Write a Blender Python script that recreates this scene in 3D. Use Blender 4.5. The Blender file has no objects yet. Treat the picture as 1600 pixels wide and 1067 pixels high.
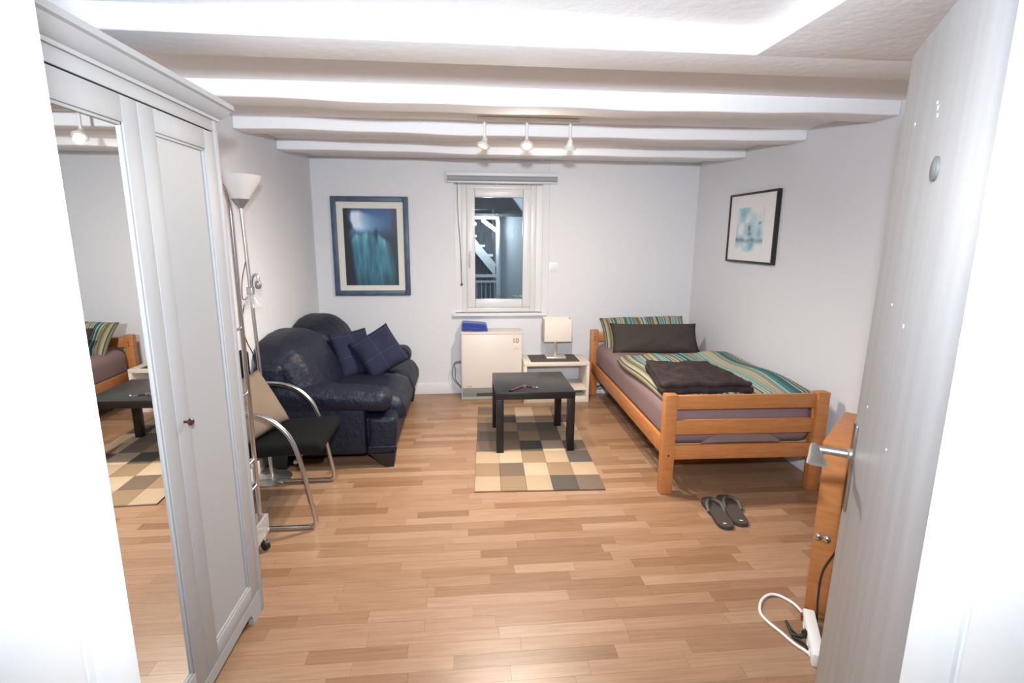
import bpy, bmesh, math, random
import numpy as np
from mathutils import Matrix, Vector
random.seed(7); RNG = np.random.default_rng(7)
SC = bpy.context.scene
COL = SC.collection
R = math.radians

# ------------------------------------------------------------------ camera
HC = 1.5047
RIGHT = (0.99575, -0.09198, 0.00558); UP = (0.01261, 0.19603, 0.98052); FWD = (0.09128, 0.97627, -0.19636)
cd = bpy.data.cameras.new('camera'); cam = bpy.data.objects.new('camera', cd); COL.objects.link(cam)
cd.sensor_width = 36.0; cd.lens = 817.96 * 36.0 / 1600.0; cd.clip_start = 0.02; cd.clip_end = 200
cam.matrix_world = Matrix(((RIGHT[0], UP[0], -FWD[0], 0), (RIGHT[1], UP[1], -FWD[1], 0), (RIGHT[2], UP[2], -FWD[2], HC), (0, 0, 0, 1)))
SC.camera = cam

# ------------------------------------------------------------------ world, flash, exposure
w = bpy.data.worlds.new('dusk'); SC.world = w; w.use_nodes = True
bg = w.node_tree.nodes['Background']; bg.inputs[0].default_value = (0.30, 0.37, 0.45, 1); bg.inputs[1].default_value = 1.7
fl = bpy.data.lights.new('camera_flash', 'SPOT'); fl.spot_size = R(122); fl.spot_blend = 1.0; fl.shadow_soft_size = 0.04
fl.energy = 365.0; fl.color = (0.88, 0.97, 1.07)
flo = bpy.data.objects.new('camera_flash', fl); COL.objects.link(flo)
flo.location = (0.0, 0.0, 1.79); flo.rotation_euler = (R(82), 0, R(-3.5))
SC.view_settings.view_transform = 'Standard'; SC.view_settings.look = 'None'
SC.view_settings.exposure = 0.0; SC.view_settings.gamma = 1.0; SC.view_settings.use_curve_mapping = False

# ------------------------------------------------------------------ helpers: colour and materials
def lin(c): c /= 255.0; return c / 12.92 if c <= 0.04045 else ((c + 0.055) / 1.055) ** 2.4
def S(r, g, b): return (lin(r), lin(g), lin(b), 1.0)
MATS = {}
def mat(name, col, rough=0.5, metal=0.0, spec=0.5, var=None, bump=None, stretch=(1, 1, 1), coat=0.0, sheen=0.0):
    if name in MATS: return MATS[name]
    m = bpy.data.materials.new(name); m.use_nodes = True; nt = m.node_tree; N = nt.nodes; L = nt.links
    b = N['Principled BSDF']
    b.inputs['Base Color'].default_value = col; b.inputs['Roughness'].default_value = rough
    b.inputs['Metallic'].default_value = metal; b.inputs['Specular IOR Level'].default_value = spec
    b.inputs['Coat Weight'].default_value = coat; b.inputs['Sheen Weight'].default_value = sheen
    if var or bump:
        tc = N.new('ShaderNodeTexCoord'); mp = N.new('ShaderNodeMapping'); mp.inputs['Scale'].default_value = stretch
        L.new(tc.outputs['Object'], mp.inputs['Vector'])
    if var:                                   # var = (scale, second colour)
        n = N.new('ShaderNodeTexNoise'); n.inputs['Scale'].default_value = var[0]; n.inputs['Detail'].default_value = 5
        L.new(mp.outputs[0], n.inputs['Vector'])
        cr = N.new('ShaderNodeValToRGB'); cr.color_ramp.elements[0].color = col; cr.color_ramp.elements[1].color = var[1]
        cr.color_ramp.elements[0].position = 0.35; cr.color_ramp.elements[1].position = 0.7
        L.new(n.outputs['Fac'], cr.inputs['Fac']); L.new(cr.outputs['Color'], b.inputs['Base Color'])
    if bump:                                  # bump = (scale, strength, distance)
        n2 = N.new('ShaderNodeTexNoise'); n2.inputs['Scale'].default_value = bump[0]; n2.inputs['Detail'].default_value = 4
        L.new(mp.outputs[0], n2.inputs['Vector'])
        bp = N.new('ShaderNodeBump'); bp.inputs['Strength'].default_value = bump[1]; bp.inputs['Distance'].default_value = bump[2]
        L.new(n2.outputs['Fac'], bp.inputs['Height']); L.new(bp.outputs[0], b.inputs['Normal'])
    MATS[name] = m; return m
def attr_mat(name, rough=0.6, bump=None, coat=0.0):
    m = mat(name, (1, 1, 1, 1), rough, bump=bump, coat=coat); nt = m.node_tree
    a = nt.nodes.new('ShaderNodeVertexColor'); a.layer_name = 'Col'
    nt.links.new(a.outputs['Color'], nt.nodes['Principled BSDF'].inputs['Base Color']); return m
def emit_mat(name, col, strength):
    m = bpy.data.materials.new(name); m.use_nodes = True; b = m.node_tree.nodes['Principled BSDF']
    b.inputs['Base Color'].default_value = col; b.inputs['Emission Color'].default_value = col
    b.inputs['Emission Strength'].default_value = strength; return m

# ------------------------------------------------------------------ helpers: objects
def tag(o, label=None, cat=None, group=None, kind=None):
    if label: o['label'] = label
    if cat: o['category'] = cat
    if group: o['group'] = group
    if kind: o['kind'] = kind
    return o
XF = {}
def thing(name, label, cat, loc=(0, 0, 0), rotz=0.0, group=None, rx=0.0):
    o = bpy.data.objects.new(name, None); COL.objects.link(o); o.empty_display_size = 0.1
    o.location = loc; o.rotation_euler = (rx, 0, rotz)
    XF[o.name] = Matrix.Translation(loc) @ Matrix.Rotation(rotz, 4, 'Z') @ Matrix.Rotation(rx, 4, 'X')
    return tag(o, label, cat, group)

class MB:
    """collects geometry; build() links it as one mesh object"""
    def __init__(s): s.v = []; s.f = []; s.uv = {}; s.col = {}
    def add(s, verts, faces, uv=None, col=None):
        k = len(s.v); s.v.extend([tuple(map(float, p)) for p in verts]); s.f.extend([tuple(i + k for i in f) for f in faces])
        if uv is not None:
            for i, t in enumerate(uv): s.uv[k + i] = t
        if col is not None:
            for i, c in enumerate(col): s.col[k + i] = c
        return s
    def box(s, x0, x1, y0, y1, z0, z1):
        return s.add([(x0, y0, z0), (x1, y0, z0), (x1, y1, z0), (x0, y1, z0), (x0, y0, z1), (x1, y0, z1), (x1, y1, z1), (x0, y1, z1)],
                     [(0, 3, 2, 1), (4, 5, 6, 7), (0, 1, 5, 4), (1, 2, 6, 5), (2, 3, 7, 6), (3, 0, 4, 7)])
    def bbox(s, x0, x1, y0, y1, z0, z1, r=0.004):      # box with bevelled edges
        return s.rbox(x0, x1, y0, y1, z0, z1, r, 1, (1, 1, 1))
    def rbox(s, x0, x1, y0, y1, z0, z1, r=0.02, k=3, mids=(6, 6, 6), fn=None):
        h = np.array([(x1 - x0) / 2, (y1 - y0) / 2, (z1 - z0) / 2]); c = np.array([(x0 + x1) / 2, (y0 + y1) / 2, (z0 + z1) / 2])
        r = min(r, *(h * 0.999)); ax = []
        for a in range(3):
            i = h[a] - r
            cor = [r * math.tan(math.pi / 4 * t / k) for t in range(1, k + 1)]
            m = list(np.linspace(-i, i, mids[a] + 1)) if i > 1e-6 else [0.0]
            ax.append([-i - q for q in reversed(cor)] + m + [i + q for q in cor])
        idx = {}; vs = []; fs = []
        def vid(p):
            key = tuple(round(float(q), 6) for q in p)
            if key not in idx:
                idx[key] = len(vs); p = np.array(p); q = np.clip(p, -(h - r), h - r); d = p - q; n = np.linalg.norm(d)
                vs.append(q + (d / n * r if n > 1e-9 else d) + c)
            return idx[key]
        for a in range(3):
            b, d = (a + 1) % 3, (a + 2) % 3
            for sg in (-1, 1):
                for i in range(len(ax[b]) - 1):
                    for j in range(len(ax[d]) - 1):
                        q = []
                        for (ii, jj) in ((i, j), (i + 1, j), (i + 1, j + 1), (i, j + 1)):
                            p = [0, 0, 0]; p[a] = sg * h[a]; p[b] = ax[b][ii]; p[d] = ax[d][jj]; q.append(vid(p))
                        fs.append(tuple(q) if sg > 0 else tuple(reversed(q)))
        V = np.array(vs)
        if fn is not None: V = fn(V)
        return s.add(V, fs)
    def tube(s, path, r, n=10, closed=False, caps=True):
        P = [Vector(p) for p in path]; m = len(P); rr = r if hasattr(r, '__len__') else [r] * m
        vs = []; prev = None
        for i in range(m):
            a = P[(i - 1) % m] if (closed or i > 0) else P[i]; b = P[(i + 1) % m] if (closed or i < m - 1) else P[i]
            t = (b - a).normalized()
            if prev is None:
                u = t.cross(Vector((0, 0, 1)));
                if u.length < 1e-3: u = t.cross(Vector((1, 0, 0)))
            else: u = prev - t * prev.dot(t)
            u.normalize(); prev = u; v = t.cross(u)
            for k in range(n):
                q = 2 * math.pi * k / n; vs.append(P[i] + (u * math.cos(q) + v * math.sin(q)) * rr[i])
        fs = []
        for i in range(m if closed else m - 1):
            for k in range(n):
                a = i * n + k; b = i * n + (k + 1) % n; j = ((i + 1) % m) * n
                fs.append((a, b, j + (k + 1) % n, j + k))
        if caps and not closed:
            fs.append(tuple(reversed(range(n)))); fs.append(tuple(range((m - 1) * n, m * n)))
        return s.add(vs, fs)
    def lathe(s, prof, o=(0, 0, 0), n=28, axis=None):
        vs = []; M3 = Matrix.Identity(3)
        if axis is not None: M3 = Vector((0, 0, 1)).rotation_difference(Vector(axis)).to_matrix()
        for (r, z) in prof:
            for k in range(n):
                q = 2 * math.pi * k / n; vs.append(Vector(o) + M3 @ Vector((r * math.cos(q), r * math.sin(q), z)))
        fs = [(i * n + k, i * n + (k + 1) % n, (i + 1) * n + (k + 1) % n, (i + 1) * n + k) for i in range(len(prof) - 1) for k in range(n)]
        if prof[0][0] > 1e-5: fs.append(tuple(reversed(range(n))))
        if prof[-1][0] > 1e-5: fs.append(tuple(range((len(prof) - 1) * n, len(prof) * n)))
        return s.add(vs, fs)
    def prism(s, pts, z0, z1):                         # outline in xy
        n = len(pts)
        return s.add([(x, y, z0) for x, y in pts] + [(x, y, z1) for x, y in pts],
                     [tuple(reversed(range(n))), tuple(range(n, 2 * n))] + [(i, (i + 1) % n, n + (i + 1) % n, n + i) for i in range(n)])
    def prism_x(s, pts, x0, x1):                       # outline in yz
        n = len(pts)
        return s.add([(x0, y, z) for y, z in pts] + [(x1, y, z) for y, z in pts],
                     [tuple(reversed(range(n))), tuple(range(n, 2 * n))] + [(i, (i + 1) % n, n + (i + 1) % n, n + i) for i in range(n)])
    def pillow(s, wd, ht, th, M4=None, n=18, pinch=0.05, puff=0.55, crease=0.0, seed=0):
        rg = np.random.default_rng(seed); ph = rg.uniform(0, 6.28, 6)
        vs = []; uv = []; ids = {}; fs = []
        for side in (1, -1):
            for i in range(n + 1):
                for j in range(n + 1):
                    u = -1 + 2 * i / n; v = -1 + 2 * j / n
                    edge = i in (0, n) or j in (0, n)
                    if side < 0 and edge: ids[(side, i, j)] = ids[(1, i, j)]; continue
                    e = ((1 - u ** 4) * (1 - v ** 4)) ** puff
                    x = u * wd / 2 * (1 - pinch * (1 - v * v)); y = v * ht / 2 * (1 - pinch * (1 - u * u))
                    z = side * th / 2 * e + crease * e * (math.sin(5 * u + ph[0]) * math.sin(4 * v + ph[1]) + 0.5 * math.sin(11 * u - 6 * v + ph[2]))
                    ids[(side, i, j)] = len(vs); p = Vector((x, y, z)); vs.append(M4 @ p if M4 else p); uv.append(((u + 1) / 2, (v + 1) / 2))
            for i in range(n):
                for j in range(n):
                    q = [ids[(side, i, j)], ids[(side, i + 1, j)], ids[(side, i + 1, j + 1)], ids[(side, i, j + 1)]]
                    fs.append(tuple(q) if side > 0 else tuple(reversed(q)))
        return s.add(vs, fs, uv)
    def mesh(s, name, smooth=False):
        me = bpy.data.meshes.new(name); me.from_pydata(s.v, [], s.f); me.update()
        bm = bmesh.new(); bm.from_mesh(me); bmesh.ops.recalc_face_normals(bm, faces=bm.faces); bm.to_mesh(me); bm.free()
        if s.uv:
            ul = me.uv_layers.new(name='UVMap')
            for l in me.loops: ul.data[l.index].uv = s.uv.get(l.vertex_index, (0, 0))
        if s.col:
            ca = me.color_attributes.new('Col', 'FLOAT_COLOR', 'POINT')
            for i in range(len(me.vertices)): ca.data[i].color = s.col.get(i, (1, 1, 1, 1))
        if smooth:
            for p in me.polygons: p.use_smooth = True
            if smooth != 'all': 
                me.set_sharp_from_angle(angle=R(smooth if smooth is not True else 40))
        return me
    def build(s, name, m, parent=None, smooth=False, local=False):
        if parent is not None and not local:
            X = XF.get(parent.name)
            if X is not None:
                I = X.inverted(); s.v = [tuple(I @ Vector(p)) for p in s.v]
        me = s.mesh(name, smooth); me.materials.append(m)
        o = bpy.data.objects.new(name, me); COL.objects.link(o)
        if parent is not None:
            o.parent = parent
            if parent.name in XF: XF[o.name] = XF[parent.name]
        return o
def struct(name, mb, m, parent=None, smooth=False):
    o = mb.build(name, m, parent, smooth)
    if parent is None: o['kind'] = 'structure'
    return o
def arc(c, r, a0, a1, n, plane='xz', y=0.0):
    out = []
    for i in range(n + 1):
        q = R(a0 + (a1 - a0) * i / n)
        if plane == 'xz': out.append((c[0] + r * math.cos(q), y, c[1] + r * math.sin(q)))
        elif plane == 'yz': out.append((y, c[0] + r * math.cos(q), c[1] + r * math.sin(q)))
        else: out.append((c[0] + r * math.cos(q), c[1] + r * math.sin(q), y))
    return out
def spline(pts, n=8):
    P = [Vector(p) for p in pts]; out = []
    for i in range(len(P) - 1):
        p0 = P[max(i - 1, 0)]; p1 = P[i]; p2 = P[i + 1]; p3 = P[min(i + 2, len(P) - 1)]
        for k in range(n):
            t = k / n
            out.append(0.5 * ((2 * p1) + (p2 - p0) * t + (2 * p0 - 5 * p1 + 4 * p2 - p3) * t * t + (3 * p1 - p0 - 3 * p2 + p3) * t ** 3))
    out.append(P[-1]); return out

# ------------------------------------------------------------------ materials
plaster = mat('white_plaster_wall', S(217, 216, 219), 0.85, spec=0.2, bump=(55, 0.35, 0.004))
ceilpl = mat('white_plaster_ceiling', S(236, 235, 236), 0.85, spec=0.2, bump=(28, 0.35, 0.006))
paint = mat('white_gloss_paint', S(240, 241, 241), 0.45)
sillp = mat('white_sill_paint', S(222, 221, 222), 0.5)
frame_w = mat('white_window_plastic', S(214, 212, 212), 0.35)
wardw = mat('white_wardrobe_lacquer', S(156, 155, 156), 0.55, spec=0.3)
beech = mat('oiled_beech', S(186, 122, 70), 0.42, var=(9, S(170, 107, 58)), stretch=(1, 1, 6))
beech_x = mat('oiled_beech_across', S(186, 122, 70), 0.42, var=(9, S(170, 107, 58)), stretch=(1, 8, 8))
chrome = mat('chrome', (0.62, 0.62, 0.63, 1), 0.18, 1.0)
steel = mat('brushed_steel', (0.55, 0.55, 0.54, 1), 0.35, 1.0)
blackw = mat('black_brown_laminate', S(28, 26, 26), 0.33, spec=0.4)
white_f = mat('white_laminate', S(228, 216, 202), 0.4)
blackp = mat('black_plastic', S(22, 22, 23), 0.45)
whitep = mat('white_plastic', S(232, 231, 230), 0.4)

XL, XR, YB, YN = -1.332, 2.222, 4.957, 0.50
ZC, ZB = 2.19, 2.12

# ------------------------------------------------------------------ floor
def floor_mat():
    m = mat('laminate_strip', (1, 1, 1, 1), 0.33, spec=0.45); nt = m.node_tree; N = nt.nodes; L = nt.links; b = N['Principled BSDF']
    oi = N.new('ShaderNodeObjectInfo'); ge = N.new('ShaderNodeNewGeometry'); ad = N.new('ShaderNodeMath'); ad.operation = 'ADD'
    L.new(oi.outputs['Random'], ad.inputs[0]); L.new(ge.outputs['Random Per Island'], ad.inputs[1])
    fr = N.new('ShaderNodeMath'); fr.operation = 'FRACT'; L.new(ad.outputs[0], fr.inputs[0])
    cr = N.new('ShaderNodeValToRGB'); e = cr.color_ramp.elements
    e[0].position = 0.0; e[0].color = S(139, 104, 77); e[1].position = 1.0; e[1].color = S(168, 135, 108)
    for p, c in ((0.12, S(144, 107, 79)), (0.35, S(154, 118, 90)), (0.7, S(161, 126, 98))):
        q = e.new(p); q.color = c
    L.new(fr.outputs[0], cr.inputs['Fac'])
    mp = N.new('ShaderNodeMapping'); mp.inputs['Scale'].default_value = (3, 55, 3)
    ad3 = N.new('ShaderNodeVectorMath'); ad3.operation = 'ADD'; cmb = N.new('ShaderNodeCombineXYZ')
    mu = N.new('ShaderNodeMath'); mu.operation = 'MULTIPLY'; mu.inputs[1].default_value = 37.0; L.new(fr.outputs[0], mu.inputs[0])
    L.new(mu.outputs[0], cmb.inputs[0]); L.new(mu.outputs[0], cmb.inputs[1])
    L.new(ge.outputs['Position'], ad3.inputs[0]); L.new(cmb.outputs[0], ad3.inputs[1]); L.new(ad3.outputs[0], mp.inputs['Vector'])
    n = N.new('ShaderNodeTexNoise'); n.inputs['Scale'].default_value = 1.6; n.inputs['Detail'].default_value = 6; n.inputs['Distortion'].default_value = 0.6
    L.new(mp.outputs[0], n.inputs['Vector'])
    mx = N.new('ShaderNodeMix'); mx.data_type = 'RGBA'; mx.blend_type = 'MULTIPLY'; mx.inputs[0].default_value = 0.55
    c2 = N.new('ShaderNodeValToRGB'); c2.color_ramp.elements[0].position = 0.3; c2.color_ramp.elements[0].color = (0.62, 0.56, 0.5, 1); c2.color_ramp.elements[1].position = 0.62
    L.new(n.outputs['Fac'], c2.inputs['Fac']); L.new(cr.outputs['Color'], mx.inputs[6]); L.new(c2.outputs['Color'], mx.inputs[7]); L.new(mx.outputs[2], b.inputs['Base Color'])
    return m
lam = floor_mat()
floor = struct('floor', MB().box(XL, XR, YN - 0.05, YB, -0.05, -0.004), mat('floor_underlay', S(120, 84, 56), 0.7))
SW = 0.0648; rows = int((YB - YN) / SW) + 1; strips = []
for r in range(rows):
    y0 = YN + r * SW; y1 = min(y0 + SW, YB)
    if y1 - y0 < 0.01: continue
    x = XL - random.uniform(0, 0.4)
    while x < XR:
        ln = random.choice([0.28, 0.36, 0.42, 0.5, 0.6]); a, b = max(x, XL), min(x + ln, XR)
        if b - a > 0.012: strips.append((a, b, y0, y1))
        x += ln
def fvis(s):
    a, b, y0, y1 = s; cx, cy = (a + b) / 2, (y0 + y1) / 2
    p = Vector((cx, cy, -HC)); zc = p.dot(Vector(FWD)); xc = p.dot(Vector(RIGHT)) / zc; yc = p.dot(Vector(UP)) / zc
    seen = zc > 0 and -0.55 < xc < 0.75 and yc > -0.68 and not (cx < -0.83 and cy < 1.99) and not (cx > 1.35 and cy > 2.85) and not (cx < -0.6 and cy > 3.35)
    return (0 if seen else 1, cy)
strips.sort(key=fvis)
meshes = {}
G = 0.00035
for (a, b, y0, y1) in strips[:300]:
    key = (round(b - a, 3), round(y1 - y0, 4))
    if key not in meshes:
        lx, ly = (b - a) / 2 - G, (y1 - y0) / 2 - G
        me = MB().box(-lx, lx, -ly, ly, -0.004, 0.0).mesh('plank'); me.materials.append(lam); meshes[key] = me
    o = bpy.data.objects.new('plank', meshes[key]); COL.objects.link(o); o.parent = floor; o.location = ((a + b) / 2, (y0 + y1) / 2, 0)
rest = MB()
for (a, b, y0, y1) in strips[300:]: rest.box(a + G, b - G, y0 + G, y1 - G, -0.004, 0.0)
tag(rest.build('floor_planks', lam, floor), kind='stuff')

# ------------------------------------------------------------------ walls
struct('wall_left', MB().box(XL - 0.1, XL, YN, YB, 0, ZC), plaster)
struct('wall_right', MB().box(XR, XR + 0.1, YN, YB, 0, ZC), plaster)
WX0, WX1, WZ0, WZ1 = -0.075, 0.745, 0.785, 1.975          # window opening
wb = MB(); y0, y1 = YB, YB + 0.30
wb.box(XL - 0.1, WX0, y0, y1, 0, ZC); wb.box(WX1, XR + 0.1, y0, y1, 0, ZC); wb.box(WX0, WX1, y0, y1, 0, WZ0); wb.box(WX0, WX1, y0, y1, WZ1, ZC)
wb.box(0.805, XR, YB - 0.012, YB, 0, ZC)                 # right of the window the wall stands slightly proud
struct('wall_back', wb, plaster)
DX0, DX1, DZ = -0.347, 0.535, 1.97                        # door opening in the near wall
wn = MB(); wn.box(XL - 0.1, DX0 - 0.03, 0.22, YN, 0, 2.42); wn.box(DX1 + 0.03, XR + 0.1, 0.22, YN, 0, 2.42); wn.box(DX0 - 0.03, DX1 + 0.03, 0.22, YN, DZ + 0.03, 2.42)
struct('wall_near', wn, plaster)
# hall the camera stands in
struct('floor_hall', MB().box(-1.1, 1.3, -1.5, YN - 0.05, -0.05, -0.001), mat('hall_floor', S(196, 160, 128), 0.5))
hw = MB(); hw.box(-1.2, -1.1, -1.5, 0.22, 0, 2.4); hw.box(1.3, 1.4, -1.5, 0.22, 0, 2.4); hw.box(-1.2, 1.4, -1.6, -1.5, 0, 2.4)
struct('wall_hall', hw, plaster)
struct('ceiling_hall', MB().box(-1.2, 1.4, -1.6, 0.22, 2.4, 2.45), plaster)
# door lining: room-side lip, rebate groove, hall-side lip
tr = MB()
for (xa, sg) in ((DX0, -1), (DX1, 1)):
    x1_ = xa + sg * 0.03
    lo, hi = sorted((xa, x1_)); tr.bbox(lo, hi, 0.452, 0.512, 0, DZ + 0.03, 0.004)
    lo, hi = sorted((xa + sg * (0.006 if sg > 0 else 0.0), x1_)); tr.box(lo, hi, 0.446, 0.453, 0, DZ + 0.03)
    lo, hi = sorted((xa + sg * 0.001, x1_)); tr.bbox(lo, hi, 0.36, 0.447, 0, DZ + 0.03, 0.004)
    lo, hi = sorted((xa - sg * (0.004 if sg > 0 else -0.001), x1_)); tr.bbox(lo, hi, 0.205, 0.36, 0, DZ + 0.03, 0.004)
tr.box(DX0, DX1, 0.205, 0.512, DZ, DZ + 0.03)
struct('trim_1', tr, paint, smooth=True)
bbm = MB().bbox(XL, 0.0, YB - 0.014, YB, 0, 0.105, 0.003); bbm.bbox(0.53, XR, YB - 0.026, YB - 0.012, 0, 0.105, 0.003)
struct('baseboard_back', bbm, plaster, smooth=True)
struct('baseboard_right', MB().bbox(XR - 0.014, XR, YN, YB - 0.03, 0, 0.085, 0.003), paint, smooth=True)
struct('baseboard_left', MB().bbox(XL, XL + 0.014, YN, YB - 0.02, 0, 0.085, 0.003), paint, smooth=True)

# ------------------------------------------------------------------ ceiling with beams
ceil = struct('ceiling', MB().box(XL - 0.1, XR + 0.1, YN, YB, ZC, ZC + 0.08), ceilpl)
def wob(seed, amp=0.004, sag=0.012):
    ph = np.random.default_rng(seed).uniform(0, 6.28, 8)
    def fn(V):
        x = V[:, 0]; t = (x - XL) / (XR - XL); low = V[:, 2] < ZC - 0.02
        V[:, 2] -= low * (sag * np.sin(np.pi * np.clip(t, 0, 1)) + amp * np.sin(4.1 * x + ph[0]) * 0.7 + amp * 0.5 * np.sin(9.7 * x + ph[1]))
        V[:, 1] += amp * (np.sin(3.3 * x + ph[2] + 2 * V[:, 1]) + 0.6 * np.sin(8.9 * x + ph[3]))
        return V
    return fn
for k, (ya, yb_) in enumerate(((1.845, 2.065), (2.635, 2.81), (3.375, 3.54), (4.12, 4.29))):
    MB().rbox(XL, XR, ya, yb_, ZB - 0.006 * (k == 0), ZC + 0.02, 0.009, 2, (40, 1, 1), wob(k, 0.004 if k else 0.0, 0.012 if k else 0.0)).build('beam', ceilpl, ceil, 60)
MB().rbox(1.0, XR, YN, 1.860, ZB - 0.006, ZC + 0.02, 0.006, 2, (4, 12, 1)).build('soffit', ceilpl, ceil, 60)

# ------------------------------------------------------------------ window
win = bpy.data.objects.new('window_1', None); COL.objects.link(win); win.location = (0.335, YB, 0.8)
XF['window_1'] = Matrix.Translation(win.location); tag(win, 'narrow white plastic window in the back wall', 'window', kind='structure')
def ring(mb, x0, x1, z0, z1, t, ya, yb_, r=0.004):
    mb.bbox(x0, x0 + t, ya, yb_, z0, z1, r); mb.bbox(x1 - t, x1, ya, yb_, z0, z1, r); mb.bbox(x0 + t, x1 - t, ya, yb_, z0, z0 + t, r); mb.bbox(x0 + t, x1 - t, ya, yb_, z1 - t, z1, r); return mb
ring(MB(), -0.012, 0.683, 0.795, 1.97, 0.05, YB + 0.012, YB + 0.07).build('window_frame', frame_w, win, True)
sash = ring(MB(), 0.036, 0.637, 0.842, 1.935, 0.078, YB - 0.004, YB + 0.05, 0.008).build('sash', frame_w, win, True)
gl = bpy.data.materials.new('window_glass'); gl.use_nodes = True; nt = gl.node_tree; nt.nodes.remove(nt.nodes['Principled BSDF'])
tr_ = nt.nodes.new('ShaderNodeBsdfTransparent'); tr_.inputs[0].default_value = (0.93, 0.96, 0.97, 1); gs = nt.nodes.new('ShaderNodeBsdfGlossy'); gs.inputs['Roughness'].default_value = 0.015
fr_ = nt.nodes.new('ShaderNodeFresnel'); fr_.inputs['IOR'].default_value = 1.6; mxs = nt.nodes.new('ShaderNodeMixShader')
nt.links.new(fr_.outputs[0], mxs.inputs[0]); nt.links.new(tr_.outputs[0], mxs.inputs[1]); nt.links.new(gs.outputs[0], mxs.inputs[2]); nt.links.new(mxs.outputs[0], nt.nodes['Material Output'].inputs[0])
MB().box(0.108, 0.566, YB + 0.02, YB + 0.026, 0.914, 1.868).build('pane', gl, win)
h = MB().bbox(0.062, 0.084, YB - 0.014, YB - 0.003, 1.30, 1.37, 0.004); h.tube([(0.073, YB - 0.012, 1.36), (0.073, YB - 0.04, 1.36), (0.073, YB - 0.045, 1.345), (0.073, YB - 0.045, 1.235)], 0.0085)
h.build('handle', frame_w, sash, True)
MB().bbox(0.628, 0.642, YB - 0.012, YB - 0.002, 1.80, 1.90, 0.003).build('hinge', frame_w, sash, True)
rv = MB().bbox(WX0, -0.012, YB + 0.004, YB + 0.2, 0.795, 1.97, 0.003); rv.bbox(0.683, WX1, YB + 0.004, YB + 0.2, 0.795, 1.97, 0.003)
rv.bbox(-0.02, 0.69, YB + 0.07, YB + 0.2, 0.785, 0.80, 0.003); rv.build('reveal', sillp, win, True)
MB().bbox(-0.10, 0.79, YB - 0.045, YB + 0.02, 0.762, 0.79, 0.005).build('window_sill', sillp, win, True)
# roller blind cassette with its cord
bl = thing('roller_blind', 'grey and white roller blind cassette mounted above the window', 'blind', (0.366, YB - 0.04, 2.0))
greyb = mat('grey_blind_fabric', S(150, 153, 160), 0.7)
MB().bbox(-0.14, 0.873, YB - 0.07, YB - 0.002, 2.036, 2.072, 0.008).build('cassette', mat('blind_aluminium', S(214, 215, 217), 0.4), bl, True)
rr_ = MB(); rr_.tube([(-0.132, YB - 0.038, 2.018), (0.865, YB - 0.038, 2.018)], 0.024, 16); rr_.build('rolled_fabric', greyb, bl, True)
MB().bbox(-0.135, 0.87, YB - 0.05, YB - 0.03, 1.978, 1.995, 0.004).build('bottom_bar', frame_w, bl, True)
k_ = MB(); k_.tube(arc((0.306, 1.967), 0.011, 0, 360, 16, 'xz', YB - 0.04)[:-1], 0.0028, 6, closed=True); k_.build('pull_ring', frame_w, bl, True)
MB().tube(spline([(-0.045, YB - 0.03, 1.98), (-0.040, YB - 0.012, 1.7), (-0.022, YB - 0.008, 1.4), (-0.015, YB - 0.012, 1.07)]), 0.0028, 6).build('cord', mat('dark_cord', S(92, 78, 72), 0.7), bl, True)
MB().lathe([(0.003, 0), (0.010, 0.004), (0.010, 0.018), (0.004, 0.024)], (-0.015, YB - 0.012, 1.05), 14).build('cord_weight', mat('brown_bead', S(84, 52, 42), 0.4), bl, True)

# ------------------------------------------------------------------ outside the window
grnd = MB().box(-6, 8, 5.3, 22, -0.62, -0.6); struct('ground_yard', grnd, mat('yard_paving', S(96, 104, 108), 0.8, var=(3, S(70, 78, 82))))
hs = thing('neighbour_house', 'grey rendered neighbouring house with dark tiled roof seen through window', 'house', (2.2, 9.0, -0.6))
MB().box(0.505, 4.5, 8.0, 12, -0.6, 1.80).build('house_wall', mat('grey_render', S(150, 158, 164), 0.9, bump=(30, 0.4, 0.01)), hs)
rt = mat('dark_roof_tiles', S(62, 64, 68), 0.8, bump=(14, 0.6, 0.02))
rf = MB(); rf.add([(-2.5, 7.85, 1.80), (0.90, 7.85, 1.79), (0.30, 9.6, 2.9), (-2.5, 9.6, 2.9), (-2.5, 7.85, 1.84), (0.90, 7.85, 1.83), (0.30, 9.6, 2.95), (-2.5, 9.6, 2.95)],
                  [(0, 3, 2, 1), (4, 5, 6, 7), (0, 1, 5, 4), (1, 2, 6, 5), (2, 3, 7, 6), (3, 0, 4, 7)]); rf.build('roof', rt, hs)
MB().tube([(0.92, 7.84, 1.80), (0.31, 9.6, 2.93)], 0.02, 8).build('verge_trim', mat('zinc', (0.5, 0.55, 0.6, 1), 0.4, 0.6), hs, True)
MB().tube([(0.53, 7.93, -0.6), (0.53, 7.93, 1.72), (0.50, 7.88, 1.84)], 0.035, 10).build('downpipe', mat('pale_zinc', S(190, 198, 204), 0.5), hs, True)
MB().box(-2.5, 0.5, 8.9, 9.0, -0.6, 1.84).build('rear_wall', mat('weathered_boards', S(120, 128, 134), 0.9, var=(6, S(84, 92, 98)), stretch=(14, 1, 0.5)), hs)
MB().box(-2.5, 0.5, 7.86, 7.94, 1.755, 1.80).build('eave_board', mat('pale_board', S(205, 212, 216), 0.6), hs)
st = thing('outdoor_staircase', 'white outdoor staircase with railing seen through window', 'staircase', (0.2, 8.2, -0.6))
swm = mat('white_painted_steel', S(150, 156, 160), 0.6)
def slant(x0, z0, x1, z1, wv, ya, yb_):
    return [(x0, ya, z0), (x1, ya, z1), (x1, ya, z1 - wv), (x0, ya, z0 - wv), (x0, yb_, z0), (x1, yb_, z1), (x1, yb_, z1 - wv), (x0, yb_, z0 - wv)]
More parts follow.
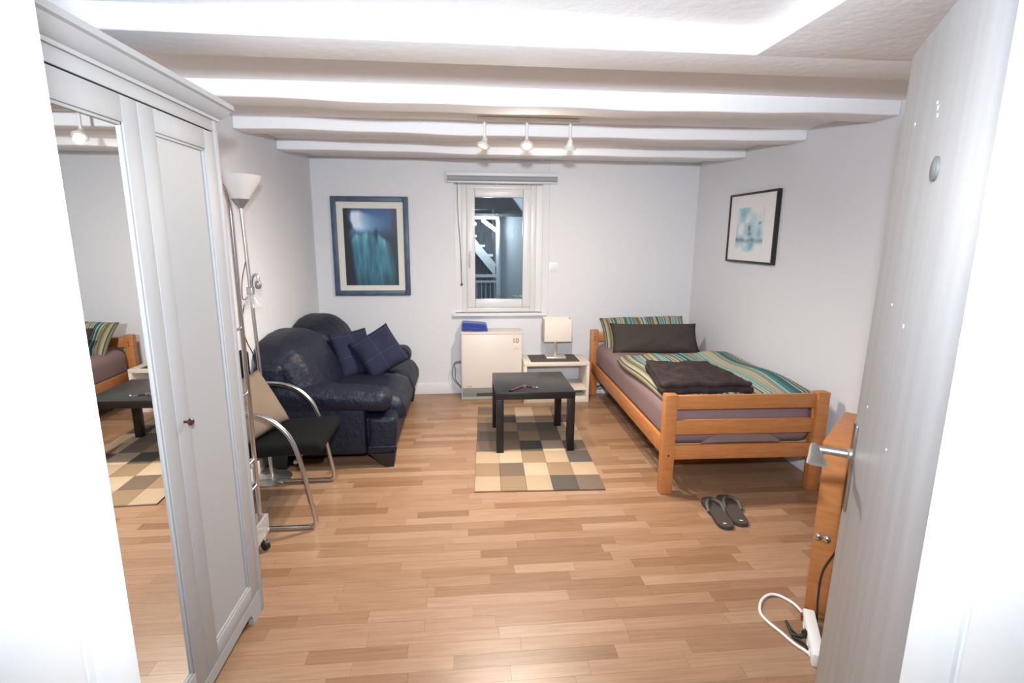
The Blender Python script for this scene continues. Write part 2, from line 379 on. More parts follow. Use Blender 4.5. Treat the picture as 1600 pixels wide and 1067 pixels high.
BF = [(0, 1, 2, 3), (7, 6, 5, 4), (0, 4, 5, 1), (1, 5, 6, 2), (2, 6, 7, 3), (3, 7, 4, 0)]
for ya in (8.05, 8.65): MB().add(slant(-0.6, 2.42, 0.49, 1.10, 0.20, ya, ya + 0.04), BF).build('stringer', swm, st)
for i in range(9): t = i / 8; MB().box(-0.55 + t * 0.98, -0.40 + t * 0.98, 8.09, 8.65, 2.22 - t * 1.16, 2.25 - t * 1.16).build('tread', swm, st)
MB().add(slant(0.28, 1.79, 0.50, 1.63, 0.07, 8.0, 8.05), BF).build('brace', swm, st)
MB().box(-0.6, 0.5, 7.95, 8.0, 0.90, 0.94).build('handrail', swm, st); MB().box(-0.6, 0.5, 7.95, 8.0, 0.82, 0.85).build('handrail', swm, st)
for i in range(16): MB().box(-0.55 + i * 0.068, -0.535 + i * 0.068, 7.965, 7.98, -0.6, 0.84).build('baluster', mat('blue_grey_steel', S(120, 142, 156), 0.5), st)
ol = thing('outdoor_wall_lamp', 'glowing outdoor lamp by the white staircase through the window', 'lamp', (0.19, 7.9, 1.68))
lo_ = MB(); lo_.lathe([(0.0, 0.0), (0.03, 0.005), (0.035, 0.03), (0.02, 0.05), (0.0, 0.052)], (0.17, 7.9, 1.66)); lo_.build('globe', emit_mat('lamp_glow', (0.9, 0.97, 1, 1), 14), ol, True)
MB().tube([(0.17, 7.9, 1.70), (0.17, 7.9, 1.77)], 0.008).build('bracket', swm, ol, True)
pl = bpy.data.lights.new('outdoor_lamp_light', 'POINT'); pl.energy = 36; pl.color = (0.85, 0.95, 1.0); pl.shadow_soft_size = 0.05
po = bpy.data.objects.new('outdoor_lamp_light', pl); COL.objects.link(po); po.parent = ol; po.location = (0.16, -0.15, -0.05)
bu = thing('garden_shrub', 'small olive green shrub in the yard beyond the window', 'shrub', (0.66, 7.6, -0.6))
leafm = mat('olive_leaves', S(120, 128, 62), 0.7); lb = MB()
for i in range(260):
    c = Vector((0.62 + RNG.normal(0, 0.10), 7.6 + RNG.normal(0, 0.10), 0.45 + RNG.normal(0, 0.09))); a = Vector(RNG.normal(0, 1, 3)).normalized(); b_ = a.orthogonal().normalized()
    lb.add([c - a * 0.03, c + b_ * 0.014, c + a * 0.03, c - b_ * 0.014], [(0, 1, 2, 3)])
tag(lb.build('foliage', leafm, bu), kind='stuff'); MB().tube([(0.62, 7.6, -0.6), (0.62, 7.6, 0.5)], 0.02).build('stem', mat('bark', S(70, 58, 46), 0.9), bu)
tb = thing('patio_table', 'small blue garden table in the yard beyond the window', 'table', (0.30, 7.55, -0.6))
MB().lathe([(0.0, 0), (0.10, 0), (0.10, 0.03), (0, 0.03)], (0.36, 7.55, 0.56)).build('tabletop', mat('blue_paint', S(70, 140, 190), 0.5), tb, True); MB().tube([(0.36, 7.55, -0.6), (0.36, 7.55, 0.57)], 0.02).build('leg', steel, tb, True)
pt = thing('flower_pot', 'pale tapered flower pot beside the shrub beyond the window', 'pot', (0.80, 7.55, -0.6))
MB().lathe([(0.03, 0), (0.08, 0.14), (0.075, 0.14), (0.03, 0.02), (0, 0.02)], (0.80, 7.55, 0.52)).build('pot', mat('pale_ceramic', S(190, 196, 200), 0.5), pt, True)
MB().tube([(0.80, 7.55, -0.6), (0.80, 7.55, 0.53)], 0.025).build('stand', steel, pt, True)

# ------------------------------------------------------------------ light switch
sw = thing('light_switch', 'white square light switch on the wall beside the window', 'light switch', (0.85, YB - 0.012, 1.18))
MB().bbox(0.808, 0.892, YB - 0.022, YB - 0.012, 1.183, 1.267, 0.004).build('plate', whitep, sw, True)
MB().bbox(0.823, 0.877, YB - 0.027, YB - 0.021, 1.198, 1.252, 0.003).build('rocker', mat('switch_rocker', S(224, 222, 220), 0.35), sw, True)

# ------------------------------------------------------------------ room door, opened into the room
dang = math.atan2(0.86, 0.511)
DW = 0.835
hx, hy = 1.03 - 0.511 * DW, 1.2485 - 0.86 * DW
door = thing('door_1', 'open grey-white painted door with lever handle on the right', 'door', (hx, hy, 0.0), dang, rx=0.0125)
door['kind'] = 'structure'
dm = mat('streaky_grey_door_paint', S(170, 170, 172), 0.5, var=(3.2, S(159, 159, 162)), stretch=(7, 7, 0.35))
MB().bbox(0.0, DW, -0.04, 0.0, 0.012, 1.925, 0.0025).build('door_leaf', dm, door, True, local=True)
MB().bbox(DW - 0.062, DW - 0.018, 0.0, 0.006, 0.79, 1.03, 0.002).build('handle_plate', chrome, door, True, local=True)
hd = MB(); hd.tube([(DW - 0.04, 0.005, 0.945), (DW - 0.04, 0.088, 0.945)], 0.0105, 14); hd.lathe([(0.016, 0), (0.016, 0.006), (0.011, 0.009)], (DW - 0.04, 0.005, 0.945), 16, (0, 1, 0))
hd.build('spindle', steel, door, True, local=True)
lev = MB(); vs = []; prof = [(0.020, 0.010, 0.010), (0.0, 0.012, 0.013), (-0.04, 0.009, 0.017), (-0.085, 0.007, 0.023), (-0.105, 0.004, 0.025)]
path = []
for (dx, hh, tt) in prof:
    for q in range(12):
        an = 2 * math.pi * q / 12; vs.append((DW - 0.04 + dx, 0.090 + tt * math.cos(an), 0.945 - 0.04 * max(0, -dx) + hh * math.sin(an)))
fs = [(i * 12 + q, i * 12 + (q + 1) % 12, (i + 1) * 12 + (q + 1) % 12, (i + 1) * 12 + q) for i in range(len(prof) - 1) for q in range(12)] + [tuple(range(12)), tuple(range(48, 60))]
lev.add(vs, fs).build('lever', steel, door, 50, local=True)
MB().lathe([(0.0, 0.0), (0.022, 0.0), (0.022, 0.004), (0.017, 0.006), (0, 0.006)], (DW - 0.371, 0.0, 1.63), 20, (0, 1, 0)).build('peephole', mat('grey_viewer_cover', S(96, 98, 101), 0.5), door, True, local=True)
for z in (0.25, 1.65): MB().tube([(0.0, 0.006, z), (0.0, 0.006, z + 0.09)], 0.008).build('hinge', steel, door, True, local=True)
chip = mat('paint_chip', S(246, 246, 246), 0.5); cb = MB()
for (s_, z, hh) in ((0.14, 1.745, .006), (0.30, 1.755, .005), (0.31, 1.742, .008), (0.316, 1.728, .007), (0.20, 1.36, .005), (0.33, 1.33, .008), (0.12, 1.10, .004), (0.36, 1.08, .004)):
    cb.bbox(DW - s_ - 0.003, DW - s_ + 0.003, 0.0, 0.0008, z, z + hh, 0.0003)
tag(cb.build('paint_chips', chip, door, local=True), kind='stuff')

# ------------------------------------------------------------------ wardrobe with mirror door
FX = -0.837
wd = thing('wardrobe', 'tall white two-door wardrobe with cornice and one mirrored door', 'wardrobe', (-1.08, 1.525, 0))
WY0, WY1, WT = 1.06, 1.99, 1.885
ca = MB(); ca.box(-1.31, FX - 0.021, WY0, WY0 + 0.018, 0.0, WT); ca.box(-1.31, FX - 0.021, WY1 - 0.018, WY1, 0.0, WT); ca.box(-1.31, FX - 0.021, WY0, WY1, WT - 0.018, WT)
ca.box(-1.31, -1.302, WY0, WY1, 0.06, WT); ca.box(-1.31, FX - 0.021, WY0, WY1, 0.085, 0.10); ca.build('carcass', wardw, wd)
MB().bbox(FX - 0.02, FX, WY0 + 0.024, WY1 - 0.026, 1.848, WT + 0.004, 0.001).build('frieze', wardw, wd, True)
for y in (WY0, WY1 - 0.025): MB().bbox(FX - 0.022, FX + 0.003, y, y + 0.025, 0.0, WT, 0.003).build('pilaster', wardw, wd, True)
# cornice: swept profile along front and both ends
cp = [(0.0, 1.884), (0.008, 1.884), (0.010, 1.893), (0.018, 1.897), (0.030, 1.910), (0.038, 1.926), (0.046, 1.930), (0.046, 1.946), (0.0, 1.946)]
cv = []; cf = []
for (ox, oy, base) in ((-1.31, WY0, (0, -1)), (FX, WY0, (1, -1)), (FX, WY1, (1, 1)), (-1.31, WY1, (0, 1))):
    for (d, z) in cp: cv.append((ox + base[0] * d, oy + base[1] * d, z))
n_ = len(cp)
for i in range(3):
    for k in range(n_ - 1): cf.append((i * n_ + k, (i + 1) * n_ + k, (i + 1) * n_ + k + 1, i * n_ + k + 1))
top_i = [i * n_ + n_ - 1 for i in range(4)]; cf.append(tuple(top_i)); cf.append(tuple(range(n_))); cf.append(tuple(range(3 * n_, 4 * n_)))
MB().add(cv, cf).build('cornice', wardw, wd, 35)
# plinth with arched cut-out beside each foot
pz = 0.058; pts = [(WY0 + 0.025, 0.0), (WY0 + 0.10, 0.0)] + [(WY0 + 0.10 + 0.03 * (1 - math.cos(R(a))), pz * math.sin(R(a)) * 0.99 + 0.0) for a in (30, 60, 90)]
pts += [(WY1 - 0.10 - 0.03 * (1 - math.cos(R(a))), pz * math.sin(R(a)) * 0.99) for a in (90, 60, 30)] + [(WY1 - 0.10, 0.0), (WY1 - 0.025, 0.0), (WY1 - 0.025, 0.10), (WY0 + 0.025, 0.10)]
MB().prism_x(pts, FX - 0.02, FX).build('plinth', wardw, wd)
def wdoor(ya, yb_, pa, pb, za, zb, mirror):
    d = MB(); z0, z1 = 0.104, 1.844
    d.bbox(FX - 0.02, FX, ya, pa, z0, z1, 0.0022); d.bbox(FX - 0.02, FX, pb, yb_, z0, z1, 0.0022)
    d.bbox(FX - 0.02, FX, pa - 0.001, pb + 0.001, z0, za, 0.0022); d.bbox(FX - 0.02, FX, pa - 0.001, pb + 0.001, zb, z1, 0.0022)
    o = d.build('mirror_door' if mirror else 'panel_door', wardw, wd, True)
    bd = MB()
    for (a, b, c, e) in ((pa, pa + 0.008, za, zb), (pb - 0.008, pb, za, zb), (pa, pb, za, za + 0.008), (pa, pb, zb - 0.008, zb)): bd.bbox(FX - 0.016, FX - 0.004, a, b, c, e, 0.002)
    bd.build('bead', wardw, o, True)
    if mirror:
        mm = mat('mirror_glass', (0.86, 0.88, 0.88, 1), 0.0, 1.0); MB().box(FX - 0.014, FX - 0.010, pa, pb, za, zb).build('mirror', mm, o)
    else:
        MB().box(FX - 0.017, FX - 0.011, pa, pb, za, zb).build('panel', wardw, o)
        MB().lathe([(0.004, 0), (0.004, 0.012), (0.011, 0.016), (0.012, 0.022), (0.006, 0.027), (0, 0.027)], (FX, 1.572, 0.956), 16, (1, 0, 0)).build('knob', mat('dark_brown_knob', S(62, 34, 28), 0.35), o, True)
wdoor(1.0865, 1.5345, 1.16, 1.466, 0.18, 1.778, True)
wdoor(1.5375, 1.9635, 1.608, 1.893, 0.163, 1.781, False)

# ------------------------------------------------------------------ ceiling spotlight track
sp = thing('spotlight_track', 'white ceiling track with three spotlights, two facing the camera', 'ceiling light', (0.40, 3.25, ZC))
wm = mat('white_lamp_metal', S(232, 230, 222), 0.35)
TY = 3.25
MB().bbox(0.09, 0.70, TY - 0.018, TY + 0.018, 2.165, 2.189, 0.008).build('track_bar', wm, sp, True)
bulb = emit_mat('halogen_glow', (1.0, 0.66, 0.30, 1), 7.0)
for (x, aim) in ((0.135, (-0.30, -0.25, -0.92)), (0.385, (-0.05, -0.55, -0.83)), (0.645, (0.0, 0.42, -0.90))):
    MB().tube([(x, TY, 2.168), (x, TY, 2.072)], 0.0085).build('stem', wm, sp, True)
    A = Vector(aim).normalized(); o0 = Vector((x, TY, 2.055)) - A * 0.012
    hd_ = MB().lathe([(0.008, -0.012), (0.014, -0.006), (0.017, 0.012), (0.028, 0.032), (0.040, 0.040), (0.040, 0.046), (0.027, 0.046), (0.015, 0.03), (0.0, 0.028)], o0, 24, A).build('spot_head', wm, sp, True)
    MB().lathe([(0.0, 0.0), (0.024, 0.0), (0.026, 0.004), (0.018, 0.009), (0.0, 0.011)], o0 + A * 0.040, 20, A).build('bulb', bulb, hd_, True)
    ld = bpy.data.lights.new('spot_light', 'SPOT'); ld.energy = 100; ld.color = (1.0, 0.91, 0.79); ld.spot_size = R(174); ld.spot_blend = 1.0; ld.shadow_soft_size = 0.025
    lo = bpy.data.objects.new('spot_light', ld); COL.objects.link(lo); lo.parent = sp
    lo.location = (o0 + A * 0.062) - sp.location; lo.rotation_euler = Vector((0, 0, -1)).rotation_difference(A).to_euler()

# ------------------------------------------------------------------ pictures
def picture_grid(nx, ny, P, fn):
    vs = []; cl = []; fs = []
    for j in range(ny + 1):
        for i in range(nx + 1):
            s_, t_ = i / nx, j / ny; vs.append(P(s_, t_)); c = fn(s_, t_); cl.append((lin(c[0]), lin(c[1]), lin(c[2]), 1))
    for j in range(ny):
        for i in range(nx): a = j * (nx + 1) + i; fs.append((a, a + 1, a + nx + 2, a + nx + 1))
    return MB().add(vs, fs, None, cl)
def mixc(a, b, t): t = max(0.0, min(1.0, t)); return tuple(a[k] + (b[k] - a[k]) * t for k in range(3))
def sm(a, b, x): t = max(0.0, min(1.0, (x - a) / (b - a))); return t * t * (3 - 2 * t)
nz = RNG.uniform(-1, 1, (64, 64))
def noise(x, y):
    xi, yi = int(math.floor(x)), int(math.floor(y)); fx, fy = x - xi, y - yi; fx = fx * fx * (3 - 2 * fx); fy = fy * fy * (3 - 2 * fy)
    g = lambda a, b: nz[a % 64, b % 64]
    return (g(xi, yi) * (1 - fx) + g(xi + 1, yi) * fx) * (1 - fy) + (g(xi, yi + 1) * (1 - fx) + g(xi + 1, yi + 1) * fx) * fy
def waterfall(s_, t_):
    c = mixc((18, 28, 42), (44, 74, 118), sm(0.1, 0.6, s_) * sm(0.5, 0.9, t_))
    d = math.hypot((s_ - 0.24) / 0.95, (t_ - 0.80) / 0.35); c = mixc(c, (84, 136, 190), 0.95 * (1 - sm(0.05, 0.9, d)))
    sl = 0.135 + 1.9 * (t_ - 0.87) ** 2 if t_ > 0.87 else 0.135 + 3.6 * (0.87 - t_) ** 2
    gl_ = sm(sl - 0.02, sl + 0.02, s_) * math.exp(-max(0.0, s_ - sl - 0.14) / 0.16) * sm(0.66, 0.78, t_) * sm(1.0, 0.93, t_ + 0.25 * max(0, s_ - 0.3)); c = mixc(c, (212, 226, 238), gl_)
    c = mixc(c, (18, 28, 40), 1 - sm(0.07, 0.17, s_ + 0.03 * noise(3 + t_ * 9, 4)))
    c = mixc(c, (22, 36, 52), 0.75 * sm(0.84, 0.98, s_))
    edge = 0.70 - 0.04 * (s_ > 0.5) - 0.25 * max(0, s_ - 0.62) - 0.9 * max(0, 0.24 - s_) + 0.03 * noise(s_ * 11, 2)
    fall = sm(edge + 0.02, edge - 0.05, t_) * sm(0.10, 0.20, s_ + 0.10 * (0.5 - t_) * -1) * sm(1.02, 0.86, s_ + 0.28 * max(0, t_ - 0.15))
    k = 0.5 + 0.5 * noise(s_ * 22 + 3 * t_, t_ * 3) ; k2 = 0.5 + 0.5 * noise(s_ * 50, t_ * 9 + 7)
    wc = mixc((28, 74, 98), (78, 150, 170), 0.6 * k + 0.4 * k2); wc = mixc(wc, (128, 200, 200), 0.75 * sm(edge - 0.22, edge - 0.01, t_) * k)
    c = mixc(c, wc, fall); rib = math.exp(-((s_ - 0.37 - 0.35 * max(0, 0.62 - t_) * 0.4) / 0.035) ** 2); c = mixc(c, (120, 196, 200), 0.55 * rib * fall * sm(0.15, 0.6, t_))
    dk = math.exp(-((s_ - 0.60) / 0.035) ** 2) * sm(0.45, 0.66, t_) * sm(0.78, 0.68, t_); c = mixc(c, (22, 40, 58), dk)
    return mixc(c, (16, 34, 48), 0.35 * sm(0.25, 0.0, t_))
p1 = thing('waterfall_picture', 'blue-grey framed picture of a teal waterfall above the sofa', 'picture', (-0.83, YB, 1.40))
gf = mat('blue_grey_frame', S(74, 90, 108), 0.45, var=(12, S(58, 74, 94)))
x0, x1, z0, z1 = -1.172, -0.487, 0.962, 1.851; FT = 0.048
MB().bbox(x0, x0 + FT, YB - 0.028, YB - 0.003, z0, z1, 0.006).build('frame_side', gf, p1, True); MB().bbox(x1 - FT, x1, YB - 0.028, YB - 0.003, z0, z1, 0.006).build('frame_side', gf, p1, True)
MB().bbox(x0 + FT, x1 - FT, YB - 0.027, YB - 0.003, z0, z0 + FT, 0.006).build('frame_side', gf, p1, True); MB().bbox(x0 + FT, x1 - FT, YB - 0.027, YB - 0.003, z1 - FT, z1, 0.006).build('frame_side', gf, p1, True)
MB().box(x0 + FT - .004, x1 - FT + .004, YB - 0.016, YB - 0.008, z0 + FT - .004, z1 - FT + .004).build('mat_board', mat('cream_mat_board', S(216, 213, 203), 0.8), p1)
a0, a1, b0, b1 = x0 + 0.105, x1 - 0.105, z0 + 0.095, z1 - 0.105
picture_grid(70, 100, lambda s_, t_: (a0 + (a1 - a0) * s_, YB - 0.0168, b0 + (b1 - b0) * t_), waterfall).build('print', attr_mat('waterfall_print', 0.35), p1)
def abstract(s_, t_):
    c = (226, 226, 226); n1 = noise(s_ * 5 + 9, t_ * 4 + 2); n2 = noise(s_ * 14, t_ * 7 + 5); n3 = noise(s_ * 30, t_ * 16)
    c = mixc(c, (150, 192, 206), 0.7 * sm(-0.5, 0.6, n1 + 0.2 * n2 + 0.35 * math.exp(-((s_ - 0.45) / 0.25) ** 2) * (t_ > 0.4)))
    c = mixc(c, (118, 172, 192), 0.8 * math.exp(-((s_ - 0.28) / 0.13) ** 2 - ((t_ - 0.88) / 0.14) ** 2))
    c = mixc(c, (96, 160, 184), 0.7 * math.exp(-((s_ - 0.85) / 0.12) ** 2 - ((t_ - 0.42) / 0.16) ** 2))
    c = mixc(c, (84, 158, 178), 0.8 * math.exp(-((s_ - 0.58) / 0.10) ** 2 - ((t_ - 0.12) / 0.10) ** 2))
    c = mixc(c, (92, 122, 140), 0.85 * math.exp(-((t_ - 0.25 - 0.02 * n1) / 0.05) ** 2) * (0.75 + 0.25 * n1))
    c = mixc(c, (60, 110, 140), 0.9 * math.exp(-((s_ - 0.86) / 0.05) ** 2 - ((t_ - 0.64) / 0.03) ** 2))
    c = mixc(c, (92, 92, 106), 0.9 * math.exp(-((s_ - 0.50) / 0.05) ** 2 - ((t_ - 0.53) / 0.08) ** 2)); c = mixc(c, (104, 106, 120), 0.85 * math.exp(-((s_ - 0.52) / 0.07) ** 2 - ((t_ - 0.40) / 0.04) ** 2))
    return mixc(c, (228, 227, 226), 0.3 * sm(0.2, 0.8, n3) + 0.5 * sm(0.16, 0.0, t_) * (0.5 + n2))
p2 = thing('abstract_picture', 'thin black framed pale blue abstract print above the bed', 'picture', (XR, 3.92, 1.58))
bf_ = mat('black_picture_frame', S(30, 27, 27), 0.4); ya, yb_, z0, z1 = 3.585, 4.255, 1.315, 1.845; FT = 0.016; xf, xb = XR - 0.034, XR - 0.002
for (a, b) in ((ya, ya + FT), (yb_ - FT, yb_)): MB().bbox(xf, xb, a, b, z0, z1, 0.002).build('frame_side', bf_, p2, True)
for (a, b) in ((z0, z0 + FT), (z1 - FT, z1)): MB().bbox(xf, xb, ya + FT, yb_ - FT, a, b, 0.002).build('frame_side', bf_, p2, True)
MB().box(xf + 0.010, xf + 0.016, ya + FT - .003, yb_ - FT + .003, z0 + FT - .003, z1 - FT + .003).build('mat_board', mat('white_mat_board', S(228, 224, 224), 0.8), p2)
picture_grid(60, 60, lambda s_, t_: (xf + 0.0094, yb_ - 0.125 - 0.39 * s_, z0 + 0.085 + 0.335 * t_), abstract).build('print', attr_mat('abstract_print', 0.6), p2)

# ------------------------------------------------------------------ rug
rg = thing('rug', 'checked rug of beige, brown and grey rectangles under the black table', 'rug', (0.051, 2.904, 0.0), -0.0437)
C_, T_, B_, D_, W_ = S(178, 153, 127), S(147, 122, 94), S(114, 95, 80), S(86, 78, 70), S(188, 164, 138)
rc = ["CTCDB", "TBWTC", "CWTCD", "BTDWB", "DBTBC", "BTBDC", "TDCTD", "BTCTB"]; look = dict(C=C_, T=T_, B=B_, D=D_, W=W_)
MB().bbox(0, 0.794, 0, 1.56, 0.0005, 0.005, 0.002).build('backing', mat('rug_backing', S(120, 96, 72), 0.95), rg, local=True)
pm = MB(); cw, ch = 0.794 / 5, 1.56 / 8
for j in range(8):
    for i in range(5):
        gx = 0.0003; xa, xb_, ya_, yb2 = i * cw + gx, (i + 1) * cw - gx, j * ch + gx, (j + 1) * ch - gx; n = len(pm.v)
        pm.rbox(xa, xb_, ya_, yb2, 0.004, 0.0115, 0.003, 1, (1, 1, 1))
        for q in range(n, len(pm.v)): pm.col[q] = look[rc[j][i]]
pm.build('pile', attr_mat('rug_wool', 0.95, bump=(420, 0.8, 0.004)), rg, True, local=True)

# ------------------------------------------------------------------ black coffee table and the strap on it
tx, ty, TZ = 0.2185, 3.4483, 0.0115
tb2 = thing('coffee_table', 'square black coffee table standing on the checked rug', 'table', (tx, ty, TZ))
MB().bbox(tx, tx + 0.55, ty, ty + 0.55, 0.40, 0.451, 0.002).build('tabletop', blackw, tb2, True)
for (a, b) in ((0, 0), (0.5, 0), (0, 0.5), (0.5, 0.5)): MB().bbox(tx + a, tx + a + 0.05, ty + b, ty + b + 0.05, TZ, 0.40, 0.002).build('leg', blackw, tb2, True)
ks = thing('key_strap', 'dark red key strap with silver rings lying on the black table', 'key strap', (0.42, 3.56, 0.451))
def flatbar(p, q, wv, t, mb):
    p, q = Vector(p), Vector(q); d = (q - p).normalized(); n = Vector((-d.y, d.x, 0)) * wv / 2; u = Vector((0, 0, t))
    mb.add([p - n, p + n, q + n, q - n, p - n + u, p + n + u, q + n + u, q - n + u], [(0, 3, 2, 1), (4, 5, 6, 7), (0, 1, 5, 4), (1, 2, 6, 5), (2, 3, 7, 6), (3, 0, 4, 7)]); return mb
zt = 0.4515
flatbar((0.325, 3.492, zt), (0.412, 3.583, zt), 0.018, 0.008, MB()).build('strap', mat('dark_red_leather', S(84, 36, 40), 0.45), ks)
flatbar((0.313, 3.479, zt), (0.327, 3.494, zt), 0.022, 0.010, MB()).build('end_tab', blackp, ks)
MB().tube(arc((0.43, 3.592), 0.016, 0, 360, 20, 'xy', zt + 0.004)[:-1], 0.003, 8, closed=True).build('ring', chrome, ks, True)
MB().tube(arc((0.452, 3.60), 0.020, 20, 150, 12, 'xy', zt + 0.004), 0.0035, 8).build('loop', mat('brown_cord', S(70, 48, 40), 0.6), ks, True)
flatbar((0.443, 3.582, zt), (0.475, 3.566, zt), 0.02, 0.010, MB()).build('fob', mat('dark_brown_leather', S(56, 36, 30), 0.5), ks)
flatbar((0.478, 3.560, zt), (0.505, 3.546, zt), 0.014, 0.007, MB()).build('key', mat('brass_key', (0.36, 0.25, 0.14, 1), 0.35, 0.9), ks)
MB().lathe([(0, 0), (0.008, 0.001), (0.009, 0.006), (0.004, 0.012), (0, 0.012)], (0.512, 3.546, zt), 14).build('bead', chrome, ks, True)

# ------------------------------------------------------------------ storage heater and towel
hx0, hx1, hyf = -0.028, 0.537, 4.727
ht = thing('storage_heater', 'boxy cream night storage heater standing under the window', 'heater', (0.255, 4.83, 0))
hw_ = mat('cream_enamel', S(222, 210, 200), 0.4)
MB().bbox(hx0, hx1, hyf + 0.006, YB - 0.015, 0.0, 0.628, 0.004).build('casing', mat('grey_white_enamel', S(198, 196, 192), 0.45), ht, True)
MB().bbox(hx0 - 0.002, hx1 + 0.002, hyf - 0.002, YB - 0.014, 0.624, 0.641, 0.005).build('top_panel', hw_, ht, True)
fp = MB().bbox(hx0 + 0.008, hx1 - 0.004, hyf, hyf + 0.012, 0.114, 0.622, 0.003).build('front_panel', hw_, ht, True)
pg = MB().bbox(hx0 + 0.008, hx1 - 0.004, hyf + 0.003, hyf + 0.014, 0.004, 0.112, 0.002).build('plinth_grille', mat('grey_grille', S(126, 124, 118), 0.5), ht, True)
MB().box(0.113, 0.42, hyf + 0.0005, hyf + 0.004, 0.034, 0.064).build('air_slot', mat('dark_slot', S(70, 62, 48), 0.7), pg)
MB().box(hx0 + 0.01, hx1 - 0.006, hyf + 0.0015, hyf + 0.004, 0.004, 0.030).build('grille_lip', mat('pale_grey_grille', S(158, 156, 150), 0.5), pg)
olive = mat('olive_print', S(150, 140, 112), 0.6)
cu = bpy.data.curves.new('number', 'FONT'); cu.body = '10'; cu.size = 0.062; cu.extrude = 0.0006; cu.offset = 0.0014; cu.align_x = 'LEFT'
to = bpy.data.objects.new('number_tmp', cu); COL.objects.link(to); bpy.context.view_layer.update()
me = bpy.data.meshes.new_from_object(to.evaluated_get(bpy.context.evaluated_depsgraph_get())); bpy.data.objects.remove(to)
me.name = 'number'; no = bpy.data.objects.new('number', me); me.materials.clear(); me.materials.append(olive); COL.objects.link(no); no.parent = fp
no.rotation_euler = (R(90), 0, 0); no.location = Vector((0.445, hyf - 0.0006, 0.541)) - ht.location
MB().bbox(0.454, 0.509, hyf - 0.003, hyf + 0.001, 0.478, 0.534, 0.002).build('control_flap', mat('cream_flap', S(226, 214, 190), 0.45), fp, True)
bm_ = MB()
for i in range(7): bm_.box(0.012 + i * 0.0085, 0.0185 + i * 0.0085, hyf - 0.0008, hyf + 0.001, 0.124, 0.132 + (0.003 if i in (5, 6) else 0))
tag(bm_.build('maker_mark', mat('grey_print', S(150, 146, 140), 0.6), fp), kind='stuff')
for rr2, off in ((0.115, 0.0), (0.098, 0.012)):
    MB().tube(spline([(hx0 + 0.002, 4.86, 0.345 - off), (-0.09, 4.87, 0.325 - off), (-0.115 + off * 2.6, 4.88, 0.24), (-0.10 + off * 1.4, 4.87, 0.16), (hx0 + 0.002, 4.86, 0.075 + off)], 8), 0.0045, 8).build('cable', mat('grey_cable', S(128, 124, 120), 0.6), ht, True)
tw = thing('towel', 'folded royal blue towel lying on top of the storage heater', 'towel', (0.10, 4.85, 0.641))
twm = mat('blue_terry', S(40, 62, 150), 0.95, bump=(260, 0.9, 0.006), sheen=0.4)
def twf(V):
    V[:, 2] += np.where(V[:, 2] > 0.66, -0.045 * np.clip((V[:, 0] + 0.02) / 0.25, 0, 1) ** 1.5 * 0.5 + 0.003 * np.sin(V[:, 0] * 40), 0); V[:, 1] += 0.004 * np.sin(V[:, 0] * 31 + V[:, 2] * 50); return V
MB().rbox(-0.020, 0.222, 4.775, 4.935, 0.641, 0.686, 0.021, 4, (10, 6, 2), twf).build('lower_fold', twm, tw, True)
MB().rbox(-0.018, 0.215, 4.778, 4.935, 0.684, 0.728, 0.021, 4, (10, 6, 2), lambda V: (V.__setitem__((slice(None), 2), V[:, 2] - 0.022 * np.clip((V[:, 0] + 0.02) / 0.24, 0, 1)), V)[1]).build('upper_fold', twm, tw, True)

# ------------------------------------------------------------------ nightstand, mat and lamp
nx0, nx1, nyf, nyb, nz1 = 0.541, 1.146, 4.578, 4.915, 0.384
ns = thing('nightstand', 'open white nightstand cabinet between the heater and the bed', 'nightstand', (0.837, 4.75, 0))
MB().bbox(nx0, nx1, nyf, nyb, nz1 - 0.034, nz1, 0.002).build('top', white_f, ns, True)
MB().bbox(nx0, nx0 + 0.026, nyf, nyb, 0.0, nz1 - 0.034, 0.002).build('side_panel', white_f, ns, True); MB().bbox(nx1 - 0.026, nx1, nyf, nyb, 0, nz1 - 0.034, 0.002).build('side_panel', white_f, ns, True)
MB().bbox(nx0 + 0.026, nx1 - 0.026, nyf + 0.005, nyb, 0.113, 0.135, 0.002).build('shelf', white_f, ns, True)
MB().bbox(nx0 + 0.026, nx1 - 0.026, nyf + 0.002, nyb, 0.0, 0.046, 0.002).build('bottom_panel', white_f, ns, True)
pm_ = MB().bbox(0.607, 1.058, 4.600, 4.893, nz1 + 0.0002, nz1 + 0.0035, 0.001).build('placemat', mat('dark_brown_woven_mat', S(88, 78, 72), 0.8, bump=(300, 0.6, 0.002)), None, True)
tag(pm_, 'dark rectangular placemat lying under the table lamp', 'placemat')
lz = nz1 + 0.0035
tl = thing('table_lamp', 'small table lamp with square white shade on the nightstand', 'lamp', (0.855, 4.77, lz))
MB().bbox(0.762, 0.948, 4.690, 4.845, lz, lz + 0.022, 0.004).build('base', mat('pale_brushed_metal', (0.72, 0.68, 0.62, 1), 0.4, 0.6), tl, True)
MB().bbox(0.846, 0.870, 4.758, 4.778, lz + 0.022, 0.60, 0.002).build('stem', mat('warm_brushed_metal', (0.60, 0.50, 0.40, 1), 0.4, 0.8), tl, True)
shd = mat('white_fabric_shade', S(232, 221, 208), 0.85)
s0 = MB(); t_ = 0.003; sx0, sx1, sy0, sy1, sz0, sz1 = 0.736, 0.994, 4.69, 4.845, 0.553, 0.764
s0.bbox(sx0, sx1, sy0, sy0 + t_, sz0, sz1, 0.001); s0.bbox(sx0, sx1, sy1 - t_, sy1, sz0, sz1, 0.001); s0.bbox(sx0, sx0 + t_, sy0, sy1, sz0, sz1, 0.001); s0.bbox(sx1 - t_, sx1, sy0, sy1, sz0, sz1, 0.001)
s0.build('lamp_shade', shd, tl, True)
MB().bbox(sx0, sx1, 4.764, 4.770, 0.592, 0.598, 0.001).build('shade_carrier', steel, tl, True)
